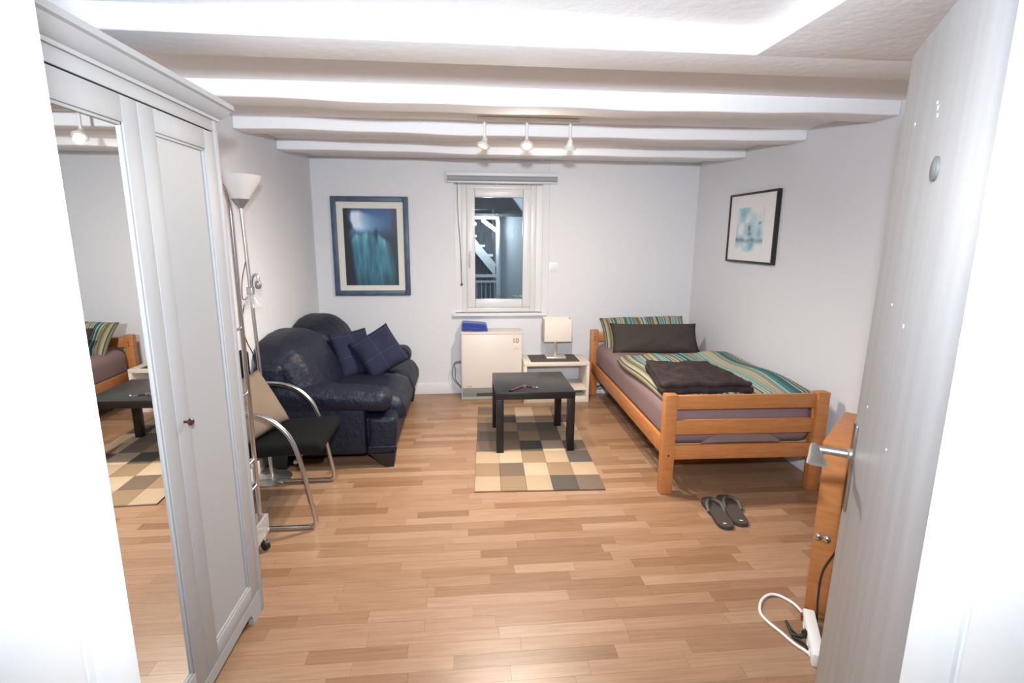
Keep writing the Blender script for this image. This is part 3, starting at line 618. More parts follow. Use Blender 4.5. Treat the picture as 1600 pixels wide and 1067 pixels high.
ps2 = thing('power_strip', 'small white power strip on the floor beside the bed head', 'power strip', (1.36, 4.87, 0))
MB().bbox(1.225, 1.43, 4.83, 4.885, 0.0, 0.042, 0.008).build('housing', whitep, ps2, True)
for i in range(3): MB().lathe([(0.018, 0), (0.018, 0.002), (0.0, 0.002)], (1.27 + i * 0.055, 4.857, 0.042), 16).build('socket', mat('socket_grey', S(190, 188, 184), 0.5), ps2, True)
MB().tube(spline([(1.25, 4.85, 0.03), (1.21, 4.84, 0.06), (1.30, 4.80, 0.09), (1.36, 4.82, 0.12), (1.37, 4.90, 0.15)]), 0.005, 8).build('cable', blackp, ps2, True)

# ------------------------------------------------------------------ bed
BR = -0.025
bed = thing('bed', 'beech wood single bed frame with slatted footboard', 'bed', (1.152, 2.791, 0), BR)
BL = 2.06; PW = 0.074
for (a, b, zt_) in ((0, 0, 0.616), (0.99 - PW, 0, 0.618), (0, BL - 0.06, 0.640), (0.99 - PW, BL - 0.06, 0.640)):
    p_ = MB().bbox(a, a + PW, b, b + 0.06, 0, zt_, 0.006).build('post', beech, bed, True, local=True)
    if b == 0 and a == 0: MB().lathe([(0.006, 0), (0.006, 0.0012), (0, 0.0012)], (0.037, 0.0, 0.245), 12, (0, -1, 0)).build('bolt_hole', mat('dark_hole', S(50, 30, 20), 0.8), p_, local=True)
    if b > 0 and a == 0:
        for z in (0.575, 0.55): MB().lathe([(0.006, 0), (0.006, 0.0012), (0, 0.0012)], (0.037, BL - 0.06, z), 12, (0, -1, 0)).build('bolt_hole', mat('dark_hole', S(50, 30, 20), 0.8), p_, local=True)
for (a, b) in ((0.522, 0.608), (0.368, 0.456), (0.212, 0.301)): MB().bbox(PW - 0.002, 0.99 - PW + 0.002, 0.016, 0.040, a, b, 0.005).build('foot_rail', beech_x, bed, True, local=True)
MB().bbox(PW - 0.002, 0.99 - PW + 0.002, BL - 0.045, BL - 0.02, 0.53, 0.615, 0.005).build('head_rail', beech_x, bed, True, local=True); MB().bbox(PW - 0.002, 0.99 - PW + 0.002, BL - 0.045, BL - 0.02, 0.25, 0.335, 0.005).build('head_rail', beech_x, bed, True, local=True)
beech_y = mat('oiled_beech_along', S(186, 122, 70), 0.42, var=(9, S(170, 107, 58)), stretch=(8, 1, 8))
for a in (0.012, 0.99 - 0.036): MB().bbox(a, a + 0.024, 0.058, BL - 0.058, 0.232, 0.335, 0.005).build('side_rail', beech_y, bed, True, local=True)
for i in range(14): MB().box(0.036, 0.954, 0.12 + i * 0.135, 0.19 + i * 0.135, 0.262, 0.276).build('slat', mat('pale_pine', S(214, 178, 128), 0.6), bed, local=True)
def mtf(V):
    t = np.clip((V[:, 2] - 0.28) / 0.24, 0, 1); V[:, 0] += 0.006 * np.sin(V[:, 1] * 9 + V[:, 2] * 7) * t; V[:, 2] += 0.006 * np.sin(V[:, 0] * 8) * np.sin(V[:, 1] * 5) * t; return V
mt = thing('mattress', 'mattress in a mauve grey fitted sheet on the wooden bed', 'mattress', (1.152, 2.791, 0.277), BR)
XF[mt.name] = Matrix.Translation((1.152, 2.791, 0.277)) @ Matrix.Rotation(BR, 4, 'Z')
sheet = mat('mauve_sheet', S(129, 105, 104), 0.9, bump=(160, 0.25, 0.003))
def loc(mb): mb.v = [(p[0], p[1], p[2] - 0.277) for p in mb.v]; return mb
loc(MB().rbox(0.042, 0.952, 0.052, BL - 0.05, 0.277, 0.525, 0.075, 4, (10, 20, 3), mtf)).build('fitted_sheet', sheet, mt, 'all', local=True)
# wrinkled tuck of the sheet at the foot end
loc(MB().rbox(0.25, 0.74, 0.043, 0.062, 0.30, 0.40, 0.009, 2, (12, 1, 5), lambda V: (V.__setitem__((slice(None), 2), V[:, 2] - 0.10 * ((V[:, 0] - 0.5) / 0.25) ** 2 * np.clip((V[:, 2] - 0.30) / 0.10, 0, 1)), V)[1])).build('sheet_tuck', sheet, mt, 'all', local=True)

def stripe_mat(name, n):
    m = mat(name, (1, 1, 1, 1), 0.92); nt = m.node_tree; N = nt.nodes; L = nt.links
    uv = N.new('ShaderNodeUVMap'); uv.uv_map = 'UVMap'; sx = N.new('ShaderNodeSeparateXYZ'); L.new(uv.outputs[0], sx.inputs[0])
    mu = N.new('ShaderNodeMath'); mu.operation = 'MULTIPLY'; mu.inputs[1].default_value = n; L.new(sx.outputs[0], mu.inputs[0])
    flr = N.new('ShaderNodeMath'); flr.operation = 'FLOOR'; L.new(mu.outputs[0], flr.inputs[0])
    wn_ = N.new('ShaderNodeTexWhiteNoise'); wn_.noise_dimensions = '1D'; L.new(flr.outputs[0], wn_.inputs['W'])
    # broad bands: which family (teal or sand) a group of stripes belongs to
    dv = N.new('ShaderNodeMath'); dv.operation = 'MULTIPLY'; dv.inputs[1].default_value = 34.0; L.new(sx.outputs[0], dv.inputs[0])
    sn = N.new('ShaderNodeMath'); sn.operation = 'SINE'; L.new(dv.outputs[0], sn.inputs[0])
    gt = N.new('ShaderNodeMath'); gt.operation = 'GREATER_THAN'; gt.inputs[1].default_value = 0.0; L.new(sn.outputs[0], gt.inputs[0])
    def ramp(cs):
        r = N.new('ShaderNodeValToRGB'); r.color_ramp.interpolation = 'CONSTANT'; e = r.color_ramp.elements
        e[0].position = 0; e[0].color = cs[0]; e[1].position = 1.0 / len(cs); e[1].color = cs[1]
        for i in range(2, len(cs)): q = e.new(i / len(cs)); q.color = cs[i]
        L.new(wn_.outputs['Value'], r.inputs['Fac']); return r
    a = ramp([S(52, 116, 122), S(150, 172, 164), S(36, 66, 72), S(104, 150, 148), S(160, 164, 146), S(64, 96, 96)])
    b = ramp([S(158, 140, 106), S(92, 86, 66), S(178, 170, 142), S(126, 112, 80), S(150, 160, 146), S(64, 76, 70)])
    mx = N.new('ShaderNodeMix'); mx.data_type = 'RGBA'; L.new(gt.outputs[0], mx.inputs[0]); L.new(a.outputs[0], mx.inputs[6]); L.new(b.outputs[0], mx.inputs[7])
    L.new(mx.outputs[2], N['Principled BSDF'].inputs['Base Color']); return m
# duvet: closed quilted slab with soft folds
stm = stripe_mat('striped_cotton_duvet', 132)
nu, nv = 60, 44; vs = []; uv = []; fs = []; ph = RNG.uniform(0, 6.28, 6)
def duv(u, v, side):
    a = 0.045 + 0.925 * u; b = 0.062 + 1.18 * v
    a += 0.012 * math.sin(6.5 * v + ph[0]) * (1 - u) * 1.2 + 0.03 * math.sin(3.2 * v) * u * 0.4
    e = min(1, min(u, 1 - u) / 0.085); e = math.sqrt(max(0, 1 - (1 - e) ** 2)); e2 = min(1, min(v, 1 - v) / 0.05); e2 = math.sqrt(max(0, 1 - (1 - e2) ** 2)); k = e * e2
    puff = 0.030 + 0.012 * math.sin(9 * v + ph[1] + 2 * u) * math.sin(7 * u + ph[2]) + 0.006 * math.sin(25 * u + 4 * v + ph[3]) + 0.022 * u * u
    base = 0.531 - 0.028 * max(0, 1 - u / 0.05)
    top = base + 0.012 + puff * 1.25
    z = base + (0.5 * (top - base)) + (0.5 * (top - base)) * k * side
    return (a, b, z if side > 0 else max(z, base))
idx = {}
for side in (1, -1):
    for i in range(nu + 1):
        for j in range(nv + 1):
            if side < 0 and (i in (0, nu) or j in (0, nv)): idx[(side, i, j)] = idx[(1, i, j)]; continue
            idx[(side, i, j)] = len(vs); vs.append(duv(i / nu, j / nv, side)); uv.append((i / nu, j / nv))
    for i in range(nu):
        for j in range(nv): q = (idx[(side, i, j)], idx[(side, i + 1, j)], idx[(side, i + 1, j + 1)], idx[(side, i, j + 1)]); fs.append(q if side > 0 else q[::-1])
dv_ = MB().add(vs, fs, uv).build('duvet', stm, None, 'all'); dv_.location = (1.152, 2.791, 0.0); dv_.rotation_euler = (0, 0, BR)
tag(dv_, 'duvet with teal and sand stripes spread over the bed', 'duvet')
# folded fleece throw
def thf(V):
    V[:, 2] += 0.008 * np.sin(V[:, 0] * 17 + V[:, 1] * 6) * np.sin(V[:, 1] * 13 - V[:, 0] * 5) * (V[:, 2] > 0.60) + 0.004 * np.sin(V[:, 0] * 43 + 3 * np.sin(V[:, 1] * 20)) * (V[:, 2] > 0.60)
    V[:, 0] += 0.11 * np.clip((V[:, 0] + 0.1) / 0.32, 0, 1) * np.clip((0.31 - V[:, 1]) / 0.56, 0, 1) + 0.012 * np.sin(V[:, 1] * 8); V[:, 1] += 0.014 * np.sin(V[:, 0] * 9); return V
fle = mat('dark_fleece', S(50, 42, 42), 0.95, var=(16, S(66, 57, 58)), bump=(120, 0.7, 0.006), sheen=0.0, spec=0.1)
th = thing('throw_blanket', 'folded dark brown fleece blanket lying on the striped duvet', 'blanket', (1.432, 3.135, 0.592), BR - 0.10)
MB().rbox(-0.225, 0.225, -0.25, 0.31, -0.005, 0.04, 0.02, 4, (14, 18, 1), lambda V: thf(V + np.array([0, 0, 0.60])) - np.array([0, 0, 0.60])).build('lower_fold', fle, th, 'all', local=True)
MB().rbox(-0.222, 0.215, -0.25, 0.305, 0.036, 0.072, 0.02, 4, (14, 18, 1), lambda V: thf(V + np.array([0, 0, 0.60])) - np.array([0, 0, 0.60])).build('upper_fold', fle, th, 'all', local=True)
def pil(name, label, m, c, wd_, ht_, t2, tilt, yaw, roll=0.0, cat='pillow', **k):
    o = MB().pillow(wd_, ht_, t2, **k).build(name, m, None, 'all'); o.location = c
    o.rotation_euler = (Matrix.Rotation(yaw, 4, 'Z') @ Matrix.Rotation(tilt, 4, 'X') @ Matrix.Rotation(roll, 4, 'Z')).to_euler()
    return tag(o, label, cat)
pil('striped_pillow', 'teal striped pillow leaning on the headboard behind the dark pillow', stripe_mat('striped_cotton_pillow', 104), (1.665, 4.63, 0.635), 0.80, 0.36, 0.15, R(48), BR, R(1.5), crease=0.008, seed=2, pinch=0.04)
pil('dark_pillow', 'long dark brown pillow standing in front of the striped pillow', mat('dark_brown_cotton', S(60, 52, 48), 0.9, bump=(18, 0.4, 0.02)), (1.665, 4.37, 0.635), 0.78, 0.29, 0.13, R(58), BR, R(-0.5), crease=0.010, seed=5, pinch=0.05)

# ------------------------------------------------------------------ sofa
sf = thing('sofa', 'dark navy leather two-seat sofa against the left wall', 'sofa', (-0.88, 4.03, 0))
lea = mat('navy_leather', S(22, 26, 42), 0.5, spec=0.32, var=(5, S(17, 20, 35)), bump=(26, 0.6, 0.014))
def lfn(seed, amp=0.006):
    ph = np.random.default_rng(seed).uniform(0, 6.28, 6)
    def f(V):
        d = amp * (np.sin(V[:, 1] * 19 + ph[0]) * np.sin(V[:, 2] * 17 + ph[1]) + 0.5 * np.sin(V[:, 0] * 41 + V[:, 1] * 27 + ph[2])); V[:, 0] += d; V[:, 2] += d * 0.6; return V
    return f
MB().rbox(-1.26, -0.50, 3.36, 4.80, 0.085, 0.33, 0.03, 3, (6, 10, 3), lfn(1, 0.002)).build('base', lea, sf, 'all')
def apron(V):
    t = np.clip((V[:, 2] - 0.09) / 0.26, 0, 1); V[:, 0] += 0.03 * np.sin(np.pi * t * 0.8); return V
MB().rbox(-0.655, -0.475, 3.30, 4.83, 0.085, 0.345, 0.03, 3, (2, 16, 4), apron).build('front_apron', lea, sf, 'all')
MB().rbox(-0.652, -0.470, 3.295, 4.835, 0.135, 0.150, 0.006, 2, (2, 16, 1), apron).build('apron_welt', lea, sf, 'all')
def seatf(seed):
    ph = np.random.default_rng(seed).uniform(0, 6.28, 4)
    def f(V):
        t = np.clip((V[:, 0] + 0.62) / 0.22, 0, 1); yc = (V[:, 1] - V[:, 1].mean()) / (np.ptp(V[:, 1]) / 2)
        V[:, 2] -= 0.075 * t ** 2; V[:, 2] += 0.018 * (1 - yc ** 2) * (V[:, 2] > 0.38); V[:, 2] += 0.004 * np.sin(V[:, 0] * 60 + 4 * np.sin(V[:, 1] * 9 + ph[0])) * (V[:, 2] > 0.36) * t
        return V
    return f
for (a, b, sd) in ((3.475, 4.065, 3), (4.065, 4.655, 4)): MB().rbox(-1.02, -0.405, a, b, 0.305, 0.455, 0.06, 4, (14, 10, 2), seatf(sd)).build('seat_cushion', lea, sf, 'all')
# back: frame plus two plump cushions rolling over the top
MB().rbox(-1.318, -1.13, 3.28, 4.86, 0.10, 0.72, 0.05, 3, (3, 12, 6), lfn(8, 0.003)).build('back_frame', lea, sf, 'all')
def backf(seed, yc0):
    ph = np.random.default_rng(seed).uniform(0, 6.28, 4)
    def f(V):
        y = (V[:, 1] - yc0) / 0.36; z = (V[:, 2] - 0.38) / 0.46
        V[:, 0] -= 0.20 * np.clip(z, 0, 1) ** 1.2
        V[:, 0] += 0.05 * (1 - y ** 2) * np.sin(np.pi * np.clip(z, 0, 1)) * (V[:, 0] > -1.15)
        V[:, 2] += 0.045 * (1 - np.abs(y) ** 2.2) * np.clip(z, 0, 1) ** 2 - 0.05 * np.abs(y) ** 4 * np.clip(z, 0, 1) ** 2
        V[:, 0] += 0.008 * np.sin(26 * V[:, 1] + 18 * V[:, 2] + ph[0]) * np.sin(9 * V[:, 2] + ph[1]) * (1 - np.clip(z, 0, 1)) + 0.004 * np.sin(47 * V[:, 1] - 13 * V[:, 2] + ph[2])
        V[:, 0] = np.maximum(V[:, 0], -1.322); return V
    return f
for (a, b, sd) in ((3.305, 4.065, 5), (4.045, 4.80, 6)): MB().rbox(-1.19, -0.90, a, b, 0.36, 0.82, 0.10, 5, (6, 14, 10), backf(sd, (a + b) / 2)).build('back_cushion', lea, sf, 'all')
def armf(y0):
    def f(V):
        t = np.clip((V[:, 0] + 1.2) / 0.70, 0, 1); hi = V[:, 2] > 0.40
        V[:, 2] += hi * (0.045 * (1 - t) ** 1.5 - 0.02 * t ** 3); V[:, 2] += 0.003 * np.sin(V[:, 0] * 33) * hi; return V
    return f
for (a, b, pa, pb) in ((3.325, 3.475, 3.275, 3.505), (4.66, 4.81, 4.63, 4.87)):
    arm = MB().rbox(-1.24, -0.645, a - 0.02 * (a < 4), b, 0.09, 0.44, 0.025, 3, (6, 3, 4), lfn(9, 0.002)).build('arm_panel', lea, sf, 'all')
    MB().rbox(-1.23, -0.485, pa, pb, 0.385, 0.535, 0.07, 5, (12, 3, 2), armf(a)).build('arm_pad', lea, arm, 'all')
for (x, y) in ((-0.56, 3.33), (-0.56, 4.74), (-1.25, 3.34), (-1.25, 4.76)):
    f_ = MB(); x_, y_ = x, y; f_.add([(x_ - 0.07, y_ - 0.03, 0.10), (x_ + 0.10, y_ - 0.03, 0.10), (x_ + 0.10, y_ + 0.07, 0.10), (x_ - 0.07, y_ + 0.07, 0.10), (x_ + 0.03, y_ - 0.02, 0), (x_ + 0.085, y_ - 0.02, 0), (x_ + 0.085, y_ + 0.05, 0), (x_ + 0.03, y_ + 0.05, 0)],
        [(0, 1, 2, 3), (7, 6, 5, 4), (0, 4, 5, 1), (1, 5, 6, 2), (2, 6, 7, 3), (3, 7, 4, 0)]); f_.build('foot', mat('black_wood_foot', S(24, 22, 24), 0.4), sf)
# scatter cushions
def check_mat(name):
    m = mat(name, S(34, 44, 92), 0.9); nt = m.node_tree; N = nt.nodes; L = nt.links
    uv_ = N.new('ShaderNodeUVMap'); uv_.uv_map = 'UVMap'; sx = N.new('ShaderNodeSeparateXYZ'); L.new(uv_.outputs[0], sx.inputs[0]); acc = None
    for ax, off in ((0, 0.05), (1, 0.12)):
        ad = N.new('ShaderNodeMath'); ad.operation = 'MULTIPLY_ADD'; ad.inputs[1].default_value = 2.1; ad.inputs[2].default_value = off; L.new(sx.outputs[ax], ad.inputs[0])
        fr2 = N.new('ShaderNodeMath'); fr2.operation = 'FRACT'; L.new(ad.outputs[0], fr2.inputs[0])
        lt = N.new('ShaderNodeMath'); lt.operation = 'LESS_THAN'; lt.inputs[1].default_value = 0.022; L.new(fr2.outputs[0], lt.inputs[0])
        if acc is None: acc = lt
        else:
            mx_ = N.new('ShaderNodeMath'); mx_.operation = 'MAXIMUM'; L.new(acc.outputs[0], mx_.inputs[0]); L.new(lt.outputs[0], mx_.inputs[1]); acc = mx_
    mx = N.new('ShaderNodeMix'); mx.data_type = 'RGBA'; mx.inputs[6].default_value = S(17, 23, 50); mx.inputs[7].default_value = S(46, 53, 80); L.new(acc.outputs[0], mx.inputs[0]); L.new(mx.outputs[2], N['Principled BSDF'].inputs['Base Color']); return m
cm = check_mat('navy_checked_cotton')
def scatter(name, label, c, n, up, wd_, ht_, t2, seed):
    n = Vector(n).normalized(); up = Vector(up); up = (up - n * up.dot(n)).normalized(); rt2 = up.cross(n)
    o = MB().pillow(wd_, ht_, t2, seed=seed, crease=0.006, pinch=0.06).build(name, cm, None, 'all')
    o.matrix_world = Matrix(((rt2.x, up.x, n.x, c[0]), (rt2.y, up.y, n.y, c[1]), (rt2.z, up.z, n.z, c[2]), (0, 0, 0, 1)))
    return tag(o, label, 'cushion', 'navy cushions on the sofa')
scatter('scatter_cushion', 'navy checked cushion in front, leaning on the far sofa arm', (-0.655, 4.05, 0.622), (0.22, -0.85, 0.45), (-0.57, 0.25, 0.82), 0.345, 0.345, 0.11, 11)
scatter('scatter_cushion', 'navy checked cushion behind, against the sofa backrest', (-0.855, 4.09, 0.605), (0.65, -0.65, 0.42), (-0.30, 0.25, 0.9), 0.34, 0.37, 0.10, 12)

# ------------------------------------------------------------------ tubular chair with cushion
ch_ = thing('tubular_armchair', 'chrome tubular cantilever armchair with black seat beside the sofa', 'chair', (-1.02, 2.85, 0))
ctube = mat('satin_chrome', (0.56, 0.55, 0.54, 1), 0.26, 1.0)
def side(y, dx):
    pts = [(-1.27, y, 0.632), (-1.16, y, 0.640), (-1.065, y, 0.636), (-1.0, y, 0.620), (-0.94, y, 0.584), (-0.885, y, 0.520), (-0.850, y, 0.435), (-0.826, y, 0.330), (-0.803, y, 0.190), (-0.782, y, 0.075), (-0.782, y, 0.036), (-0.803, y, 0.016), (-0.84, y, 0.0135), (-1.02, y, 0.0135), (-1.25, y, 0.0135)]
    return spline([(p[0] + dx, p[1], p[2]) for p in pts], 5)
for (y, dx) in ((2.575, 0.0), (3.125, -0.035)): MB().tube(side(y, dx), 0.0125, 12).build('side_frame', ctube, ch_, True)
MB().tube([(-1.25, 2.575, 0.0135), (-1.268, 2.595, 0.0135), (-1.285, 3.105, 0.0135), (-1.285, 3.125, 0.0135)], 0.0125, 10).build('rear_runner', ctube, ch_, True)
blk = mat('black_upholstery', S(11, 11, 10), 0.9, spec=0.2, bump=(200, 0.4, 0.003))
def stf(V):
    V[:, 2] += 0.06 * (V[:, 0] + 1.0) + 0.012 * np.clip((V[:, 0] + 0.78) / 0.06, 0, 1) * -1; return V
MB().rbox(-1.26, -0.745, 2.635, 3.085, 0.375, 0.440, 0.028, 4, (6, 6, 1), stf).build('seat', blk, ch_, 'all')
MB().rbox(-1.295, -1.235, 2.635, 3.085, 0.42, 0.86, 0.026, 4, (1, 6, 6), lambda V: (V.__setitem__((slice(None), 0), V[:, 0] + 0.03 * (1 - np.clip((V[:, 2] - 0.42) / 0.3, 0, 1))), V)[1]).build('backrest', blk, ch_, 'all')
MB().tube([(-0.86, 2.575, 0.375), (-0.87, 3.125, 0.372)], 0.010, 10).build('seat_rail', ctube, ch_, True); MB().tube([(-1.20, 2.575, 0.625), (-1.22, 3.125, 0.625)], 0.010, 10).build('back_rail', ctube, ch_, True)
o = MB().pillow(0.31, 0.33, 0.12, crease=0.006, seed=21, pinch=0.04).build('cushion', mat('beige_weave', S(124, 106, 89), 0.95, bump=(220, 0.6, 0.004)), None, 'all')
n = Vector((0.72, -0.52, 0.46)).normalized(); up = Vector((-0.50, 0.10, 0.86)); up = (up - n * up.dot(n)).normalized(); rt2 = up.cross(n)
o.matrix_world = Matrix(((rt2.x, up.x, n.x, -1.14), (rt2.y, up.y, n.y, 2.80), (rt2.z, up.z, n.z, 0.600), (0, 0, 0, 1)))
tag(o, 'beige cushion leaning in the chrome tubular armchair', 'cushion')

def clear_mat(name, col, op):
    m = bpy.data.materials.new(name); m.use_nodes = True; nt = m.node_tree; b = nt.nodes['Principled BSDF']; b.inputs['Base Color'].default_value = col; b.inputs['Roughness'].default_value = 0.15
    t = nt.nodes.new('ShaderNodeBsdfTransparent'); x = nt.nodes.new('ShaderNodeMixShader'); x.inputs[0].default_value = op
    nt.links.new(t.outputs[0], x.inputs[1]); nt.links.new(b.outputs[0], x.inputs[2]); nt.links.new(x.outputs[0], nt.nodes['Material Output'].inputs[0]); return m
CLEAR = clear_mat('thin_frosted_glass', S(205, 202, 200), 0.22)
# ------------------------------------------------------------------ torchiere floor lamp
fl_ = thing('floor_lamp', 'silver uplighter floor lamp with side reading lamp in corner', 'lamp', (-1.215, 3.19, 0))
lx, ly = -1.208, 3.08
MB().lathe([(0.0, 0.0), (0.115, 0.0), (0.118, 0.008), (0.09, 0.020), (0.03, 0.030), (0.014, 0.04), (0.0, 0.04)], (-1.213, 3.19, 0), 32).build('base', steel, fl_, True)
MB().tube([(-1.213, 3.19, 0.03), (lx, ly, 1.655)], 0.0105, 12).build('pole', steel, fl_, True)
MB().lathe([(0.012, 0), (0.020, 0.012), (0.047, 0.048), (0.045, 0.050), (0, 0.05)], (lx, ly, 1.648), 28).build('cone', mat('grey_lamp_metal', S(132, 134, 136), 0.4, 0.5), fl_, True)
MB().lathe([(0.044, 0), (0.056, 0.018), (0.084, 0.062), (0.108, 0.098), (0.118, 0.125), (0.114, 0.125), (0.104, 0.098), (0.08, 0.063), (0.05, 0.018), (0.0, 0.006)], (lx, ly, 1.697), 32).build('bowl', mat('frosted_white_glass', S(206, 203, 201), 0.35), fl_, True)
jx, jy, jz = -1.2105, 3.115, 1.19
MB().rbox(jx - 0.018, jx + 0.018, jy - 0.018, jy + 0.018, jz - 0.02, jz + 0.025, 0.006, 2, (1, 1, 1)).build('clamp', steel, fl_, True)
rd = MB().tube(spline([(jx + 0.01, jy, jz + 0.01), (jx + 0.012, jy - 0.005, jz + 0.06), (jx + 0.03, jy - 0.01, jz + 0.095), (jx + 0.05, jy - 0.01, jz + 0.085), (jx + 0.048, jy - 0.01, jz + 0.045)], 6), 0.008, 10).build('reading_arm', steel, fl_, True)
MB().lathe([(0.010, 0.0), (0.018, 0.01), (0.018, 0.035), (0.010, 0.045), (0, 0.045)], (jx + 0.048, jy - 0.01, jz + 0.015), 16).build('reading_head', mat('grey_lamp_metal', S(132, 134, 136), 0.4, 0.5), rd, True)
MB().lathe([(0.018, 0.0), (0.040, -0.035), (0.050, -0.075), (0.047, -0.075), (0.036, -0.035), (0.0, -0.004)], (jx + 0.005, jy - 0.03, jz - 0.01), 24, (-0.1, -0.2, 0.97)).build('glass_shade', CLEAR, rd, True)
MB().tube(spline([(jx - 0.005, jy - 0.02, 1.36), (jx - 0.03, jy - 0.03, 1.25), (jx - 0.035, jy - 0.03, 1.15), (jx - 0.01, jy - 0.02, 1.16)], 6), 0.003, 6).build('lamp_wire', mat('brown_wire', S(92, 64, 58), 0.6), fl_, True)
MB().tube(spline([(jx - 0.03, jy - 0.03, 1.12), (jx - 0.045, jy - 0.05, 1.0), (jx - 0.03, jy - 0.04, 0.9), (jx - 0.01, jy, 0.78), (jx - 0.005, jy + 0.03, 0.5), (-1.23, 3.22, 0.05)], 6), 0.003, 6).build('lamp_wire', blackp, fl_, True)
MB().bbox(jx - 0.055, jx - 0.035, jy - 0.06, jy - 0.045, 0.96, 1.02, 0.004).build('cord_switch', blackp, fl_, True)

# ------------------------------------------------------------------ chrome rolling rack behind the wardrobe
rk = thing('rolling_rack', 'tall chrome rolling rack with clear tray half hidden behind the wardrobe', 'rack', (-1.1, 2.27, 0))
for x in (-0.985, -1.225):
    pth = [(x, 2.40, 0.07), (x, 2.40, 1.60)] + [(x, 2.27 + 0.13 * math.cos(R(a)), 1.60 + 0.13 * math.sin(R(a))) for a in range(15, 180, 15)] + [(x, 2.14, 1.60), (x, 2.14, 0.07)]
    up_ = MB().tube(pth, 0.0105, 12).build('upright_hoop', chrome, rk, True)
    for z in (0.345, 0.475, 0.80, 1.10): MB().tube([(x, 2.14, z), (x, 2.40, z)], 0.006, 8).build('rung', chrome, up_, True)
for y in (2.14, 2.40): MB().tube([(-1.225, y, 0.08), (-0.985, y, 0.08)], 0.008, 8).build('cross_bar', chrome, rk, True)
MB().tube([(-1.225, 2.27, 1.73), (-0.985, 2.27, 1.73)], 0.008, 8).build('cross_bar', chrome, rk, True)
clear = clear_mat('clear_plastic', S(214, 208, 202), 0.3)
ty_ = MB(); ty_.box(-1.24, -0.965, 2.12, 2.42, 0.095, 0.099); ty_.box(-0.968, -0.955, 2.12, 2.42, 0.095, 0.185); ty_.box(-1.245, -1.241, 2.12, 2.42, 0.095, 0.185); ty_.box(-1.245, -0.955, 2.417, 2.421, 0.095, 0.185); ty_.box(-1.245, -0.955, 2.12, 2.124, 0.095, 0.185); ty_.build('tray', clear, rk)
for (x, y) in ((-0.975, 2.405), (-1.225, 2.405), (-0.975, 2.13), (-1.225, 2.13)):
    c_ = MB().tube([(x, y, 0.09), (x, y, 0.05)], 0.007, 8).build('caster', steel, rk, True); MB().lathe([(0.010, -0.012), (0.024, -0.011), (0.026, 0), (0.024, 0.011), (0.010, 0.012)], (x, y, 0.027), 18, (0.6, 0.8, 0)).build('wheel', blackp, c_, True)

# ------------------------------------------------------------------ wooden cabinet behind the door
ca_ = R(-46)
cbn = thing('wooden_cabinet', 'orange beech cabinet with silver knobs half hidden behind the door', 'cabinet', (1.365, 1.765, 0), ca_)
CW, CDp, CH = 0.62, 0.46, 0.745
MB().bbox(0, CW, 0.018, CDp, 0.0, CH - 0.02, 0.003).build('body', beech, cbn, True, local=True)
MB().bbox(-0.006, CW + 0.006, -0.004, CDp + 0.004, CH - 0.02, CH, 0.004).build('top', beech_x, cbn, True, local=True)
for (a, b, knobs) in ((0.002, 0.306, (0.022, 0.052)), (0.310, 0.618, (0.568, 0.598))):
    dd = MB().bbox(a, b, 0.0, 0.018, 0.03, CH - 0.026, 0.004).build('cabinet_door', beech, cbn, True, local=True)
    for kx in knobs: MB().lathe([(0.006, 0), (0.006, 0.012), (0.013, 0.016), (0.014, 0.024), (0.008, 0.030), (0, 0.031)], (kx, 0.0, 0.365), 18, (0, -1, 0)).build('knob', chrome, dd, True, local=True)
# power strip, its cable loop and a black plug
sa = math.atan2(1.601 - 1.741, 1.276 - 1.347)
psx = thing('socket_strip', 'white socket strip on edge by the cabinet with a looping cable', 'power strip', (1.343, 1.735, 0), sa)
MB().bbox(0.0, 0.26, -0.002, 0.040, 0.0, 0.052, 0.006).build('housing', whitep, psx, True, local=True)
MB().bbox(0.008, 0.032, -0.008, 0.0, 0.012, 0.036, 0.003).build('switch', mat('red_switch', S(120, 30, 34), 0.4), psx, True, local=True)
for i in range(4): MB().lathe([(0.019, 0), (0.019, 0.003), (0.016, 0.003), (0.015, 0.0), (0.0, 0.0)], (0.065 + i * 0.05, -0.0015, 0.026), 18, (0, -1, 0)).build('socket', mat('socket_white', S(214, 212, 210), 0.45), psx, True, local=True)
MB().tube(spline([(1.345, 1.745, 0.025), (1.357, 1.79, 0.012), (1.354, 1.829, 0.006), (1.324, 1.871, 0.006), (1.283, 1.875, 0.006), (1.23, 1.839, 0.006), (1.191, 1.777, 0.006), (1.192, 1.723, 0.006), (1.210, 1.666, 0.006), (1.225, 1.609, 0.006), (1.248, 1.56, 0.006), (1.262, 1.50, 0.006), (1.25, 1.36, 0.006)], 8), 0.0058, 10).build('cable', whitep, psx, True)
bp_ = thing('black_plug', 'black plug and cable lying beside the white socket strip', 'plug', (1.25, 1.63, 0))
MB().tube(spline([(1.262, 1.715, 0.012), (1.248, 1.67, 0.010), (1.240, 1.634, 0.010), (1.252, 1.605, 0.012), (1.262, 1.57, 0.008), (1.270, 1.45, 0.006)], 6), 0.0052, 8).build('cable', blackp, bp_, True)
MB().tube(spline([(1.240, 1.640, 0.014), (1.258, 1.622, 0.022), (1.276, 1.622, 0.027), (1.290, 1.628, 0.027)], 6), [0.006] * 6 + [0.009] * 6 + [0.016] * 7, 12).build('plug', blackp, bp_, True)
MB().tube(spline([(1.262, 1.715, 0.012), (1.256, 1.66, 0.012), (1.262, 1.62, 0.02)], 6), 0.004, 8).build('prong', blackp, bp_, True)
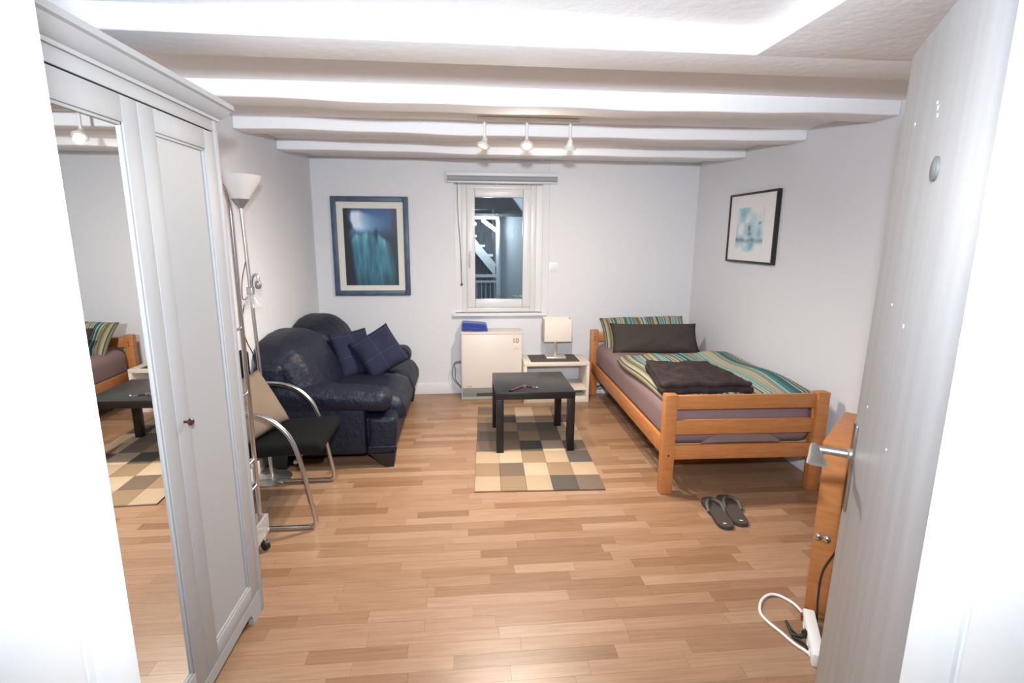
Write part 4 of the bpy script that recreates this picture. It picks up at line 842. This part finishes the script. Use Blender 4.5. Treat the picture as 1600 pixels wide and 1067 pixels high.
hc = MB().tube(spline([(1.415, 1.69, 0.70), (1.40, 1.675, 0.52), (1.41, 1.67, 0.38), (1.378, 1.70, 0.24), (1.372, 1.70, 0.12), (1.378, 1.695, 0.0045)], 8), 0.004, 8).build('hanging_cord', mat('dark_brown_cord', S(52, 34, 30), 0.6), None, True)
tag(hc, 'thin dark cord hanging down in front of the wooden cabinet', 'cord')

# ------------------------------------------------------------------ flip-flops at the foot of the bed
def flipflop(label, cx, cy, ang, mir):
    t = thing('flip_flop', label, 'slipper', (cx, cy, 0), ang, 'flip-flops by the bed')
    L_, out = 0.335, []
    half = [(-0.168, 0.0), (-0.163, 0.022), (-0.145, 0.036), (-0.11, 0.042), (-0.04, 0.042), (0.03, 0.047), (0.09, 0.053), (0.13, 0.048), (0.158, 0.028), (0.166, 0.0)]
    pl_ = [(-1.02 * b * mir + 0.004 * mir, a) for a, b in half] + [(b * 1.06 * mir + 0.004 * mir, a) for a, b in reversed(half[1:-1])]
    pts_ = [(p.x, p.y) for p in spline([(x, y, 0) for x, y in pl_] + [(pl_[0][0], pl_[0][1], 0)], 4)[:-1]]
    so = mat('dark_rubber_sole', S(56, 50, 46), 0.7); MB().prism(pts_, 0.0, 0.016).build('sole', so, t, local=True)
    MB().prism([(x * 0.93, y * 0.975) for x, y in pts_], 0.0155, 0.0185).build('footbed', mat('dark_brown_footbed', S(70, 60, 54), 0.8, bump=(150, 0.6, 0.003)), t, local=True)
    for sgn in (-1, 1): MB().tube(spline([(0.004 * mir, 0.115, 0.018), (sgn * 0.018, 0.09, 0.036), (sgn * 0.040, 0.045, 0.034), (sgn * 0.043, -0.005, 0.012)], 6), [0.006 + 0.004 * min(1, i / 9) for i in range(19)], 8).build('strap', mat('grey_brown_strap', S(84, 79, 74), 0.6), t, True, local=True)
    MB().bbox(-0.009, 0.009, -0.135, -0.125, 0.0180, 0.0192, 0.0004).build('logo_patch', mat('pale_patch', S(206, 202, 196), 0.5), t, local=True)
flipflop('dark flip-flop nearer the middle of the room, left of the pair', 1.385, 2.55, R(-8), 1)
flipflop('dark flip-flop nearer the right wall, right of the pair', 1.492, 2.57, R(-10), -1)
